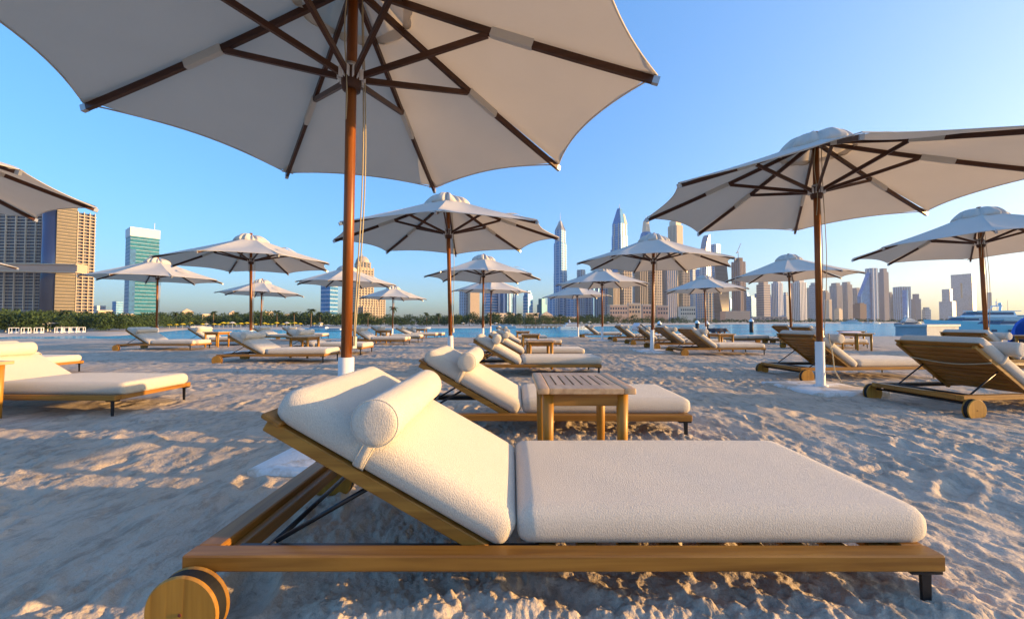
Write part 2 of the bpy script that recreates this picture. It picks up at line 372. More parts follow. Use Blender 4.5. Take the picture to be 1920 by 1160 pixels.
SHORE = [(-900, 70), (-200, 72), (60, 76), (240, 88), (350, 138), (600, 150), (800, 172), (1000, 180), (1150, 255), (1300, 370), (1500, 500), (1700, 640), (1950, 760), (2600, 900)]
def shore_d(px): return float(np.interp(px, [s[0] for s in SHORE], [s[1] for s in SHORE]))
def build_land():
    px = np.linspace(-700, 2600, 220); rows = [(-6, -3.2), (0, -2.25), (4, -1.98), (14, -1.75), (40, LANDZ), (200, LANDZ)]
    vs, fs = [], []
    for p in px:
        d0 = shore_d(p) + 3 * math.sin(p * .021) + 2 * math.sin(p * .057)
        for dd, z in rows: v = at(p, d0 + dd); vs.append((v.x, v.y, z))
        v = at(p, 3800 if p < 2500 else 3200); vs.append((v.x, v.y, LANDZ))
    k = len(rows) + 1
    for i in range(len(px) - 1):
        for j in range(k - 1): a = i * k + j; fs.append((a, a + k, a + k + 1, a + 1))
    m = MB(); m.add(vs, fs, True); o = m.build('far_shore', plain('far_sand', (.50, .42, .33), .95, var=.12, scale=.3)); o['kind'] = 'structure'
build_land()

# ------------------------------------------------------------------ furniture
def ground(pts):
    P = np.array(pts, float); return sand_height(P[:, 0].copy(), P[:, 1].copy(), False)

def cushion(mb, lx, ly, lz, r, M=None, puff=.010, nx=34, ny=20, nz=6, seed=0):
    """soft rounded box from (0,0,0) to (lx,ly,lz): grids on six sides pushed on to a rounded box"""
    bm = bmesh.new(); key = {}
    def vert(i, j, k):
        t = (i, j, k)
        if t in key: return key[t]
        x, y, z = lx * i / nx, ly * j / ny, lz * k / nz
        c = Vector((min(max(x, r), lx - r), min(max(y, r), ly - r), min(max(z, r), lz - r)))
        d = Vector((x, y, z)) - c
        if d.length > 1e-9: p = c + d.normalized() * r
        else: p = c
        u = math.sin(math.pi * min(max(p.x / lx, 0), 1)) ** .5; v = math.sin(math.pi * min(max(p.y / ly, 0), 1)) ** .5
        wob = .35 * math.sin(p.x * 9 + seed) * math.sin(p.y * 7 + seed * 2) + .3 * math.sin(p.x * 17 + p.y * 13 + seed)
        p = Vector((p.x, p.y, p.z + puff * u * v * (1 + .25 * wob) * (1 if k == nz else 0) ))
        side = math.sin(math.pi * k / nz)
        if j == 0: p.y -= puff * .9 * side
        if j == ny: p.y += puff * .9 * side
        if i == 0: p.x -= puff * .5 * side
        if i == nx: p.x += puff * .9 * side
        key[t] = bm.verts.new(p); return key[t]
    def quad(a, b, c, d):
        try: bm.faces.new((vert(*a), vert(*b), vert(*c), vert(*d)))
        except ValueError: pass
    # denser spacing at the rims so the rounding is smooth
    for i in range(nx):
        for j in range(ny):
            quad((i, j, nz), (i + 1, j, nz), (i + 1, j + 1, nz), (i, j + 1, nz)); quad((i, j, 0), (i, j + 1, 0), (i + 1, j + 1, 0), (i + 1, j, 0))
    for i in range(nx):
        for k in range(nz):
            quad((i, 0, k), (i + 1, 0, k), (i + 1, 0, k + 1), (i, 0, k + 1)); quad((i, ny, k), (i, ny, k + 1), (i + 1, ny, k + 1), (i + 1, ny, k))
    for j in range(ny):
        for k in range(nz):
            quad((0, j, k), (0, j, k + 1), (0, j + 1, k + 1), (0, j + 1, k)); quad((nx, j, k), (nx, j + 1, k), (nx, j + 1, k + 1), (nx, j, k + 1))
    bm.verts.index_update()
    mb.add([v.co[:] for v in bm.verts], [[v.index for v in f.verts] for f in bm.faces], True, M); bm.free(); return mb

LW, LL = 0.77, 1.98
def make_lounger(theta=29.5, straps=True, seed=0):
    t = thing('sun_lounger', 'x', 'sun lounger')
    zt, zb = .18, .138
    for y0 in (0, LW - .055):
        MB().bev(0, LL, y0, y0 + .055, zb, zt, .004).build('side_rail', TX, t)
    MB().bev(.001, .066, .0555, LW - .0555, zb + .001, zt - .001, .004).build('head_rail', TY, t)
    MB().bev(.068, .10, .0555, LW - .0555, zb - .022, zb + .020, .003).build('head_ledge', TY, t)
    MB().bev(LL - .066, LL - .001, .0555, LW - .0555, zb + .001, zt - .001, .004).build('foot_rail', TY, t)
    for y0 in (.058, LW - .074):
        MB().box(.11, .93, y0, y0 + .016, zb + .010, zt - .006).build('slide_track', BLACK, t)
    # seat slats
    sl = MB().bev(-.028, .028, .076, LW - .076, zb + .012, zt - .012, .003).build('seat_slat', TY, t); sl.location.x = .95
    for k in range(1, 9):
        c = sl.copy(); col.objects.link(c); c.location.x = .95 + k * .115
    # wheels
    for side in (0, 1):
        s = -1 if side == 0 else 1; yb = -.006 if side == 0 else LW + .006
        def disc(y0, y1, r, b=.004, n=40):
            m = MB(); Mx = Matrix.Translation((.047, yb, .072)) @ Matrix.Rotation(R(90) * (1 if s < 0 else -1), 4, 'X')
            return m.lathe([(0, y0), (r - b, y0), (r, y0 + b), (r, y1 - b), (r - b, y1), (0, y1)], n, Mx, False)
        wh = disc(.042, .053, .091).build('wheel', TZ, t)
        disc(.014, .0415, .0893).build('tyre', RUBBER, wh)
        disc(.003, .0135, .0905).build('wheel_back', TZ, wh)
        disc(.0532, .0550, .0045, .0005, 10).build('axle_pin', PIN, wh)
    MB().tube([(.047, .01, .115), (.047, LW - .01, .115)], .010, 8).build('axle', BLACK, t)
    # legs at the foot end
    for y0 in (.012, LW - .012 - .034):
        m = MB(); m.bev(LL - .085, LL - .002, y0 - .006, y0 + .040, zb - .010, zb - .0005, .002)
        m.add([(LL - .050, y0 + .004, zb - .0105), (LL - .024, y0 + .004, zb - .0105), (LL - .024, y0 + .013, zb - .0105), (LL - .050, y0 + .013, zb - .0105),
               (LL - .042, y0 + .004, -.06), (LL - .027, y0 + .004, -.06), (LL - .027, y0 + .013, -.06), (LL - .042, y0 + .013, -.06)],
              [(0, 1, 2, 3), (7, 6, 5, 4), (4, 5, 1, 0), (5, 6, 2, 1), (6, 7, 3, 2), (7, 4, 0, 3)])
        m.build('leg', BLACK, t)
    # seat mattress
    cushion(MB(), 1.995 - .872, .665, .106, .034, Matrix.Translation((.872, .057, .170)), .007, 44, 26, 6, seed).build('seat_mattress', CUSH, t)
    # backrest assembly in its own frame: u up the slope, n normal
    th = R(theta); c, s = math.cos(th), math.sin(th)
    B = Matrix(((-c, 0, s, .79), (0, 1, 0, 0), (s, 0, c, .168), (0, 0, 0, 1)))
    # (mirror in u keeps handedness flipped; faces are rebuilt double sided so fine)
    for y0 in (.060, LW - .060 - .030):
        MB().bev(-.03, .70, y0, y0 + .030, -.030, .006, .003, 1, B).build('back_rail', TX, t)
    bs = None
    for k in range(10):
        u0 = .02 + k * .0655
        if bs is None:
            bs = MB().bev(0, .052, .0905, LW - .0905, -.016, .003, .003, 1, B.to_3x3().to_4x4()).build('back_slat', TY, t); b0 = B
        o = bs
        if k: o = bs.copy(); col.objects.link(o)
        p = B @ Vector((u0, 0, 0)); o.location = p
    MB().bev(.655, .715, .040, LW - .040, .0065, .022, .004, 1, B).build('back_top_board', TY, t)
    Mc = B @ Matrix.Translation((-.040, .052, .0065 if theta < 5 else .008))
    bc = cushion(MB(), .734, .665, .104, .036, Mc, .007, 30, 26, 6, seed + 3).build('back_cushion', CUSH, t)
    if straps:
        u1 = .405; wst = .028; off = .0035; rr_ = .036 + off; yn, yf = .052 - .006, .052 + .665 + .006
        prof_s = [(yn + .16, .1195)]
        prof_s += [(yn + .036 - rr_ * math.sin(q), .0785 + rr_ * math.cos(q)) for q in [R(x_) for x_ in range(0, 91, 15)]]
        prof_s += [(yn - off, .05), (yn + .004, .022), (yn + .030, .004)]
        for mir in (0, 1):
            pp = [((yf + yn - y_) if mir else y_, n_) for y_, n_ in prof_s]; m = MB(); vs = []
            for (y_, n_) in pp:
                vs += [B @ Vector((u1, y_, n_)), B @ Vector((u1 + wst, y_, n_))]
            m.add(vs, [(2 * i, 2 * i + 1, 2 * i + 3, 2 * i + 2) for i in range(len(pp) - 1)], True)
            so = m.build('strap', CUSH, bc); md = so.modifiers.new('thick', 'SOLIDIFY'); md.thickness = .004; md.offset = 0
            for e_ in (0, wst):
                MB().tube([B @ Vector((u1 + e_, y_, n_)) for (y_, n_) in pp], .0026, 5, False).build('strap_piping', CUSH, bc)
        # bolster
        Mb = B @ Matrix.Translation((.405, .0, .172)) @ Matrix.Rotation(R(-90), 4, 'X')
        r = .061; pr = [(0, .0), (.02, .0002), (.04, .0012), (r - .010, .0035), (r - .004, .0075), (r - .001, .012), (r, .018)]
        pr2 = [(rr, .66 - z) for rr, z in pr[::-1]]
        prof = pr + [(r * (1 + .02 * math.sin(q * 2.1)), .018 + (.624) * q / 8) for q in range(1, 8)] + pr2
        bo = MB().lathe([(rr, z - .0) for rr, z in prof], 36, B @ Matrix.Translation((.425, -.030, .170)) @ Matrix.Rotation(R(-90), 4, 'X')).build('bolster', CUSH, t)
        for z in (.012, .648):
            pm = MB()
            pts = [B @ (Vector((.425, -.030 + z, .170)) + Vector((math.cos(a), 0, math.sin(a))) * (r - .0005)) for a in [2 * math.pi * k / 36 for k in range(37)]]
            pm.tube(pts, .0022, 5, False); pm.build('piping', CUSH, bo)
    # stay
    if theta > 5:
        xb = .19; zs = zt - .012
        MB().tube([(xb, .066, zs), (xb, LW - .066, zs)], .008, 8).build('stay_bar', BLACK, t)
        for y0 in (.092, LW - .092):
            p = B @ Vector((.36, y0, -.022)); MB().tube([(xb, y0, zs), tuple(p)], .007, 8).build('stay_rod', BLACK, t)
    return t

def make_table():
    t = thing('side_table', 'x', 'table')
    W, D, H = .46, .60, .46; th = .028
    fr = MB()
    for k, (x0, x1, y0, y1) in enumerate([(0, .055, 0, D), (W - .055, W, 0, D)]):
        MB().bev(x0, x1, y0, y1, H - th, H, .006, 2).build('top_edge', TTOP, t)
    for (y0, y1) in ((0, .12), (D - .12, D)):
        MB().bev(.0553, W - .0553, y0 + .0005, y1, H - th + .0005, H - .0006, .003).build('top_rail', TTOP, t)
    n = 8; wid = (W - .11) / n
    s = None
    for k in range(n):
        if s is None: s = MB().bev(.0035, wid - .0035, .1205, D - .1205, H - th + .002, H - .001, .002).build('top_slat', TTOP, t); o = s
        else: o = s.copy(); col.objects.link(o)
        o.location.x = .055 + k * wid
    MB().bev(.05, W - .05, .045, .065, H - th - .062, H - th - .0005, .002).build('apron', TX, t)
    MB().bev(.05, W - .05, D - .065, D - .045, H - th - .062, H - th - .0005, .002).build('apron', TX, t)
    MB().bev(.045, .063, .066, D - .066, H - th - .062, H - th - .0005, .002).build('apron', TY, t)
    MB().bev(W - .063, W - .045, .066, D - .066, H - th - .062, H - th - .0005, .002).build('apron', TY, t)
    for x in (.052, W - .052):
        for y in (.058, D - .058):
            MB().tube([(x, y, -.06), (x, y, .2), (x, y, H - th - .001)], [.021, .025, .029], 16).build('leg', TZ, t)
    return t

# umbrella -----------------------------------------------------------
UR, ZRIM, ZTOP, ZHUB = 1.88, 2.21, 2.90, 2.30
def make_umbrella():
    t = thing('beach_umbrella', 'x', 'umbrella')
    MB().bev(-.42, .42, -.42, .42, -.06, .045, .02, 2).build('base_slab', SLABM, t)
    sv = MB().lathe([(.047, .0455), (.047, .55), (.0335, .552)], 24).build('pole_sleeve', WHITE, t)
    m = MB(); m.lathe([(.075, .0457), (.075, .058), (.048, .058)], 20)
    m.build('sleeve_flange', WHITE, sv)
    MB().tube([(0, 0, .40), (0, 0, 1.5), (0, 0, ZTOP + .08)], .0325, 24).build('pole', POLEW, t)
    h = MB(); h.lathe([(.033, ZHUB - .10), (.055, ZHUB - .10), (.062, ZHUB - .06), (.062, ZHUB + .02), (.05, ZHUB + .035), (.033, ZHUB + .035)], 24)
    hub = h.build('runner_hub', RIBW, t)
    MB().lathe([(.0335, ZHUB + .036), (.046, ZHUB + .036), (.046, ZHUB + .062), (.0335, ZHUB + .062)], 20).build('hub_collar', STEEL, hub)
    MB().lathe([(.033, ZTOP - .10), (.07, ZTOP - .10), (.075, ZTOP - .03), (.06, ZTOP + .01), (.033, ZTOP + .02)], 24).build('top_hub', RIBW, t)
    sl = (ZTOP - ZRIM) / UR
    def zc(r): return ZTOP - sl * r - .020 * math.sin(math.pi * min(r / UR, 1))
    rib0 = None
    for k in range(8):
        a = k * math.pi / 4
        if rib0 is None:
            m = MB(); N = 8
            for i in range(N):
                r0, r1 = .06 + (UR - .06) * i / N, .06 + (UR - .06) * (i + 1) / N
                m.bar((r0, 0, zc(r0) - .035), (r1, 0, zc(r1) - .035), .026, .042)
            rib0 = m.build('rib', RIBW, t)
            m = MB()
            for r0, r1 in ((.90, 1.16),):
                n = 6
                for i in range(n):
                    ra, rb = r0 + (r1 - r0) * i / n, r0 + (r1 - r0) * (i + 1) / n
                    m.bar((ra, 0, zc(ra) - .032), (rb, 0, zc(rb) - .032), .034, .055)
            m.build('rib_pocket', POCKET, rib0)
            m = MB(); m.bar((UR - .005, 0, zc(UR) - .034), (UR + .032, 0, zc(UR + .032) - .034), .028, .044); m.build('rib_tip', STEEL, rib0)
            m = MB(); rp0, rp1 = UR - .16, UR + .005; hw = .052
            m.add([(rp0, 0, zc(rp0) - .009), (rp1 - .02, -hw, zc(rp1) - .018), (rp1, 0, zc(rp1) - .010), (rp1 - .02, hw, zc(rp1) - .018)], [(0, 1, 2), (0, 2, 3)]); m.build('corner_patch', POCKET, rib0)
            m = MB(); rj = .88
            m.bar((.055, .0, ZHUB - .015), (rj, .0, zc(rj) - .055), .022, .036)
            st = m.build('strut', RIBW, rib0)
            m = MB(); m.box(.045, .085, -.017, -.0115, ZHUB - .045, ZHUB + .02); m.box(.045, .085, .0115, .017, ZHUB - .045, ZHUB + .02)
            m.build('hinge_bracket', WHITE, rib0)
        else:
            c = copy_tree(rib0, t); c.rotation_euler.z = a
    # canopy: eight panels between the ribs, edges cut in a hollow curve
    NS, NT = 22, 16; m = MB(); rin = .34
    for k in range(8):
        a0, a1 = k * math.pi / 4, (k + 1) * math.pi / 4; vs, fs = [], []
        rngp = random.Random(k * 13 + 5)
        for i in range(NS + 1):
            for j in range(NT + 1):
                tt = j / NT; hol = 4 * tt * (1 - tt)
                smax = UR * (1.012 - .060 * hol)
                r = rin + (smax - rin) * i / NS
                p0 = Vector((math.cos(a0) * r, math.sin(a0) * r, 0)); p1 = Vector((math.cos(a1) * r, math.sin(a1) * r, 0))
                p = p0.lerp(p1, tt); q = i / NS
                z = zc(r) + .001 - .030 * hol * math.sin(math.pi * q) - .012 * hol * q
                # tension folds near the tips
                tip = max(0, q - .62) / .38
                z += tip * .010 * math.sin(tt * math.pi * 6 + k) * (1 - hol) ** 1.5 * 2
                z += .006 * hol * math.sin(q * 7 + k * 2.1 + tt * 4)
                vs.append((p.x, p.y, z))
        for i in range(NS):
            for j in range(NT):
                b = i * (NT + 1) + j; fs.append((b, b + NT + 1, b + NT + 2, b + 1))
        m.add(vs, fs, True)
    can = m.build('canopy', CANVAS, t)
    # hem
    m = MB()
    for k in range(8):
        a0, a1 = k * math.pi / 4, (k + 1) * math.pi / 4; pts = []
        for j in range(NT + 1):
            tt = j / NT; hol = 4 * tt * (1 - tt); r = UR * (1.012 - .060 * hol)
            p = Vector((math.cos(a0) * r, math.sin(a0) * r, 0)).lerp(Vector((math.cos(a1) * r, math.sin(a1) * r, 0)), tt)
            pts.append((p.x, p.y, zc(r) - .012 * hol + .006 * hol * math.sin(7 + k * 2.1 + tt * 4)))
        m.tube(pts, .0055, 5, False)
    m.build('hem', CANVAS, can)
    # corner patches under the tips
    # vent cap: gathered puffy crown
    NA, prof = 144, [(.0, .190), (.06, .192), (.12, .184), (.19, .165), (.255, .136), (.31, .098), (.35, .060), (.372, .030), (.372, .008), (.36, -.008)]
    vs, fs = [], []
    z0 = zc(.40); rv = random.Random(8); ph = [rv.uniform(0, 6.28) for _ in range(8)]
    for i, (r, z) in enumerate(prof):
        for k in range(NA):
            a = 2 * math.pi * k / NA; e = min(1, i / 4.0)
            kk = a / (math.pi / 4); lobe = int(kk) % 8; fr = kk - int(kk)
            dep = .6 + .8 * ((lobe * 37 % 8) / 8.0)
            fold = math.exp(-((min(fr, 1 - fr)) / .10) ** 2) * dep                   # crease where the cap is tied to a rib
            sag = math.exp(-((fr - .30 - .4 * ((lobe * 53 % 8) / 8.0)) / .12) ** 2) * ((lobe * 29 % 5) / 4.0)
            fine = .5 * math.sin(5 * a + ph[0] + i * .5) + .4 * math.sin(13 * a + ph[1] - i * .45) * math.sin(2 * a + ph[5]) + .35 * math.sin(23 * a + ph[2] + i * .3) * math.sin(3 * a + ph[6])
            rr = r * (1 + e * (.04 - .13 * fold - .07 * sag) + e * .035 * fine)
            zz = z * (1 + e * (.08 - .30 * fold - .16 * sag) + .10 * math.sin(a + ph[3])) + e * .013 * fine + .012 * math.sin(3 * a + ph[4]) * (1 if z > .1 else .3)
            vs.append((rr * math.cos(a), rr * math.sin(a), z0 + zz))
    for i in range(len(prof) - 1):
        for k in range(NA): fs.append((i * NA + k, i * NA + (k + 1) % NA, (i + 1) * NA + (k + 1) % NA, (i + 1) * NA + k))
    MB().add(vs, fs, True).build('vent_cap', CANVAS, can)
    # loose tie strap folded on the canopy
    a = R(-22.5); m = MB(); pts = []
    for off in (-.035, .035):
        pr = []
        for q in range(9):
            r = 1.02 + .05 * q + off * .3; side = off + .03 * math.sin(q * .9)
            z = zc(r) - .026 * math.cos(0) * .6 + .035 + .050 * math.sin(math.pi * q / 8)
            pr.append((r * math.cos(a) - side * math.sin(a), r * math.sin(a) + side * math.cos(a), z))
        pts.append(pr)
    vs = pts[0] + pts[1]; m.add(vs, [(i, i + 1, 9 + i + 1, 9 + i) for i in range(8)], True); m.build('tie_strap', CANVAS, can)
    # cords
    for (dx, dy, zl, bow) in ((.050, -.030, .62, .03), (.062, .012, .66, .015), (-.045, -.03, 2.0, .0)):
        pts = []
        for q in range(13):
            f = q / 12; z = ZTOP - .12 + (zl - ZTOP + .12) * f
            pts.append((dx * (1 + .2 * math.sin(f * 5)) + bow * math.sin(math.pi * f), dy + .012 * math.sin(f * 7), z))
        MB().tube(pts, .0042, 6).build('cord', CORDM, t)
    MB().bev(.030, .062, -.014, .014, .60, .68, .004).build('cleat', STEEL, t)
    return t

lp = make_lounger(29.5, True, 0); lpb = make_lounger(33.0, True, 5); lpc = make_lounger(26.5, True, 9); lp2 = make_lounger(37.0, True, 2); lp0 = make_lounger(1.0, False, 4)
tp = make_table(); up = make_umbrella()
used = set()
def take(proto):
    if id(proto) not in used: used.add(id(proto)); return proto
    return copy_tree(proto)
def lounger(x, y, rz, label, proto=lp, group=None, zoff=-.012):
    if proto is lp and y > 6: proto = (lp, lpb, lpc)[int(abs(x * 7 + y * 3)) % 3]
    if y > 6: rz += random.Random(int(x * 31 + y * 57)).uniform(-2.2, 2.2)
    o = take(proto); c, s = math.cos(R(rz)), math.sin(R(rz))
    g = ground([(x + c * a - s * b, y + s * a + c * b) for a, b in ((.05, 0), (.05, LW), (LL - .04, 0), (LL - .04, LW))])
    o.location = (x, y, float(g.mean()) + zoff); o.rotation_euler = (math.atan2(0, 1), 0, R(rz))
    tag(o, label, 'sun lounger', group)
    if not group and 'group' in o: del o['group']
    o['group'] = 'sun loungers in rows on the sand'
    return o
def table(x, y, rz, label):
    o = take(tp); g = ground([(x, y), (x + .46, y), (x, y + .6), (x + .46, y + .6)])
    o.location = (x, y, float(g.mean()) + .0); o.rotation_euler = (0, 0, R(rz)); tag(o, label, 'table', 'small teak tables between the loungers'); return o
def umbrella(x, y, rot, label, tilt=(0, 0), zs=1.0):
    o = take(up); g = ground([(x, y)]); o.location = (x, y, float(g[0]) - .005); vr = random.Random(int(x * 100 + y * 17)); o.rotation_euler = (R(tilt[0] + vr.uniform(-1, 1) * (1.3 if y > 6 else 0)), R(tilt[1] + vr.uniform(-1, 1) * (1.3 if y > 6 else 0)), R(rot))
    o.scale = (1, 1, zs)
    for ch in o.children:
        if ch.name.startswith('base_slab'):
            ch.rotation_euler = (0, 0, R(-rot + (7 if x > 0 else -4)))
            if y < 3 and abs(x + 1.04) < .01: v = Vector((.15, -.10, 0)); v.rotate(Matrix.Rotation(R(-rot), 3, 'Z')); ch.location = v
    tag(o, label, 'umbrella', 'cream beach umbrellas standing in rows on the sand'); return o

FARU = 'cream canvas beach umbrella on a slim wooden pole in the rows towards the water'
MAINU = (-1.04, 2.575, 39.7, 'huge cream umbrella on a thick orange wooden pole rising behind the round-pillowed lounger', (0, .4))
UMB = [
    (3.53, 4.72, 16.7, 'cream umbrella with white pole sleeve between two loungers seen from behind', (0, 0)),
    (-1.035, 7.0, 4, 'cream umbrella on dark pole behind the slatted table, white sleeve hidden by bolsters', (0, 0)),
    (-6.47, 10.2, 3, 'cream umbrella in front of the teal glass tower, two loose cords hanging beside its pole', (0, 0)),
    (-12.1, 14.0, 6, 'cream umbrella whose canopy overlaps the base of the teal glass tower', (0, 0)),
    (-12.3, 20.1, -4, 'smallest cream umbrella behind the corded umbrella', (0, 0)), (-6.5, 16.1, 3, 'cream umbrella in front of the domed hotel with folded crown', (0, 0)),
    (-6.7, 23.0, -3, 'small cream umbrella beside the lone tall palm', (0, 0)), (-.96, 13.4, 8, 'cream umbrella behind the one above the slatted table', (0, 0)), (-1.05, 19.8, 2, 'small cream umbrella whose crown is hidden by a nearer canopy', (0, 0)),
    (3.5, 10.3, -2, 'cream umbrella in front of the three tallest skyline towers', (0, 0)),
    (3.6, 16.4, 6, 'cream umbrella above the lounger with the draped white towel', (0, 0)), (3.6, 22.4, 0, 'small cream umbrella below the needle topped blue tower', (0, 0)),
    (8.95, 7.75, 1, 'cream umbrella beside the big yachts and the slotted hazy tower', (0, 0)),
    (9.1, 13.4, 7, 'cream umbrella right of the tower with the crane', (0, 0)), (9.05, 19.2, -3, 'small cream umbrella in front of the twisted tower', (0, 0)),
    (-6.55, 3.77, 2, 'cream umbrella over the sunlit lounger, in front of the twin apartment towers', (0, 0)),
    (-14.2, 9.3, 4, 'cream umbrella showing only one rib tip against the gridded apartment tower', (0, 0)),
]
UMB.append(MAINU); UMB.sort(key=lambda u: -u[1])
for i, (x, y, rot, lab, tl) in enumerate(UMB):
    o = umbrella(x, y, rot, lab or FARU, tl, 1.03 if lab is MAINU[3] else 1.0)
    if y < 6:
        for q in [c for c in o.children_recursive if c.name.startswith('tie_strap')]: bpy.data.objects.remove(q)

FARL = 'cream cushioned teak lounger with bolster in the rows towards the water'
FARR = 'cream cushioned teak lounger with steep back in the rows towards the moored yachts'
table(.122, 1.93, 0, 'slatted teak table standing between the two loungers with round bolsters')
lounger(-.856, 1.08, 0, 'large cream lounger with round bolster, wooden wheels and full teak frame in view')
lounger(-.80, 2.72, -.5, 'cream lounger directly behind the slatted teak table, foot end past the table')
lounger(-.72, 5.75, 1, 'cream lounger with a small plain table standing behind it, third from the big wheel')
lounger(-.62, 7.7, 0, 'cream lounger on the far side of the plain table behind the slatted one')
lounger(-.6, 11.3, 1, FARL); lounger(-.75, 14.4, -1, FARL)
table(.24, 6.62, 2, 'small teak table between two loungers behind the slatted table')
table(.20, 9.6, -3, 'teak table with cushions on both sides, nearer the water than the slatted one')
table(.12, 13.2, 0, 'small teak table at the water side of the middle rows')
# left rows
lounger(-5.22, 3.42, -1.5, 'orange sunlit cream lounger under the umbrella by the twin apartment towers')
table(-4.46, 2.72, 4, 'teak table beside the sunlit lounger, cut by the picture edge')
lounger(-8.75, 5.75, 0, 'cream lounger behind the sunlit lounger, only its foot end showing')
lounger(-5.50, 7.65, 1, 'cream lounger with wooden wheel below the umbrella with two loose cords')
lounger(-5.45, 9.55, 0, 'cream lounger behind an orange teak table, beneath the corded umbrella')
table(-4.72, 8.62, 0, 'orange teak table between two loungers below the corded umbrella')
lounger(-10.5, 10.9, -1, 'cream lounger with wooden wheel below the umbrella by the teal tower')
lounger(-10.5, 13.0, 1, FARL); table(-9.0, 11.95, 3, 'orange teak table at the lounger row below the teal glass tower')
lounger(-5.42, 13.2, 0, FARL); lounger(-5.40, 15.1, 1, FARL); table(-4.75, 14.15, 0, 'small teak table in the lounger row beneath the domed hotel')
lounger(-5.45, 18.6, 0, FARL); lounger(-5.45, 20.4, -1, FARL); table(-4.6, 19.6, 0, 'tiny teak table in the last lounger row by the water')
lounger(-10.5, 16.3, 0, FARL); lounger(-10.5, 18.4, 1, FARL)
# right rows, steeper backs
lounger(3.74, 3.42, 7, 'lounger with steep slatted back and pale wheel, a cord looped across the slats', lp2)
lounger(3.80, 5.42, 5, 'lounger with steep slatted back behind the white pole sleeve', lp2)
lounger(3.90, 9.45, 1, 'steep-backed lounger with wheel beside the umbrella by the three tall towers', lp2)
lounger(3.92, 11.3, 2, FARR, lp2); lounger(3.95, 13.6, 0, 'steep-backed lounger with a white towel draped over its back', lp2)
lounger(3.92, 15.9, 2, FARR, lp2); lounger(3.55, 20.8, 0, FARR, lp2)
table(5.25, 10.45, 4, 'orange teak table behind the steep-backed lounger under the three tall towers')
lounger(7.45, 6.62, 4, FARR, lp2); lounger(8.05, 11.4, 3, 'steep-backed lounger with a rolled lilac towel on its seat', lp2)
lounger(8.75, 13.4, 3, FARR, lp2)
lounger(8.97, 14.9, 181, 'cream lounger laid flat beside the dark mooring piles', lp0)
table(7.35, 14.95, 0, 'teak table with a dark cloth thrown over it'); table(10.5, 12.7, 0, 'small teak table behind the lounger with the lilac towel')
table(8.9, 10.6, 0, 'teak table half hidden behind steep-backed loungers'); table(4.9, 14.8, 0, 'teak table next to the lounger with the white towel')

# towels, cloth, loose cord
def draped_towel():
    th = R(37); c, s = math.cos(th), math.sin(th); m = MB(); pts = []
    path = [(.60, -.10), (.69, .02), (.70, .14), (.60, .142), (.4, .140), (.2, .140), (.06, .142)]
    prof = []
    for u, n in path: prof.append((.79 - c * u + s * n, .168 + s * u + c * n))
    prof += [(1.05, .312), (1.3, .312), (1.6, .312), (1.85, .31)]
    NV = 14; vs = []
    for i, (x, z) in enumerate(prof):
        for j in range(NV + 1):
            y = .04 + .70 * j / NV; vs.append((x + .01 * math.sin(j * 1.7 + i), y, z + .010 * math.sin(j * 1.3 + i * .9) + .008 * math.sin(j * 2.9)))
    fs = [(i * (NV + 1) + j, (i + 1) * (NV + 1) + j, (i + 1) * (NV + 1) + j + 1, i * (NV + 1) + j + 1) for i in range(len(prof) - 1) for j in range(NV)]
    m.add(vs, fs, True); o = m.build('towel', TOWEL); o.location = (3.95, 13.6, float(ground([(4.5, 14)])[0]) - .002)
    md = o.modifiers.new('thick', 'SOLIDIFY'); md.thickness = .012; md.offset = 1
    tag(o, 'white towel draped over a steep lounger back and seat', 'towel')
draped_towel()
g = float(ground([(9, 11.8)])[0])
m = MB(); sp = []
for k in range(60):
    a = k * .42; r = .02 + .0012 * k; sp.append((r * math.cos(a), r * math.sin(a)))
ring = [(.10 * math.cos(a), .085 * math.sin(a) + .085) for a in [2 * math.pi * k / 24 for k in range(24)]]
for i, x in enumerate((0, .02, .25, .5, .70, .72)):
    pass
vs = []; xs = (0, .015, .06, .3, .6, .66, .675)
for i, x in enumerate(xs):
    e = (.86, .97, 1, 1.02, 1, .97, .86)[i]
    for (yy, zz) in ring: vs.append((x, yy * e, .09 + (zz - .085) * e + .004 * math.sin(9 * x + yy * 30)))
fs = [(i * 24 + k, i * 24 + (k + 1) % 24, (i + 1) * 24 + (k + 1) % 24, (i + 1) * 24 + k) for i in range(len(xs) - 1) for k in range(24)]
fs += [tuple(range(24))[::-1], tuple(range((len(xs) - 1) * 24, len(xs) * 24))]
o = MB().add(vs, fs, True).build('rolled_towel', LILAC); o.location = (9.35, 11.70, g + .295); o.rotation_euler = (0, 0, R(12))
tag(o, 'rolled lilac towel lying on a lounger seat', 'towel')
# dark cloth over a table and a dark heap on the sand beside it
g = float(ground([(7.5, 15.2)])[0]); NV = 16; vs = []
for i in range(NV + 1):
    for j in range(NV + 1):
        x, y = .68 * i / NV - .11, .80 * j / NV - .10; ex = max(0, -x, x - .46); ey = max(0, -y, y - .60)
        vs.append((x, y, .472 - 1.1 * ex - 1.1 * ey + .015 * math.sin(i * 1.1) * math.sin(j * .8) + .012))
fs = [(i * (NV + 1) + j, (i + 1) * (NV + 1) + j, (i + 1) * (NV + 1) + j + 1, i * (NV + 1) + j + 1) for i in range(NV) for j in range(NV)]
o = MB().add(vs, fs, True).build('table_cloth', DARKCLOTH); o.location = (7.35, 14.95, g + .01); tag(o, 'dark cloth thrown over a small teak table', 'cloth')
vs = []
for i in range(13):
    for j in range(13):
        x, y = i / 12 * 2 - 1, j / 12 * 2 - 1; q = max(0, 1 - x * x - y * y)
        vs.append((x * .95, y * .35, .16 * q ** .7 * (1 + .4 * math.sin(i * 1.3 + j)) - .015 - .05 * (q == 0)))
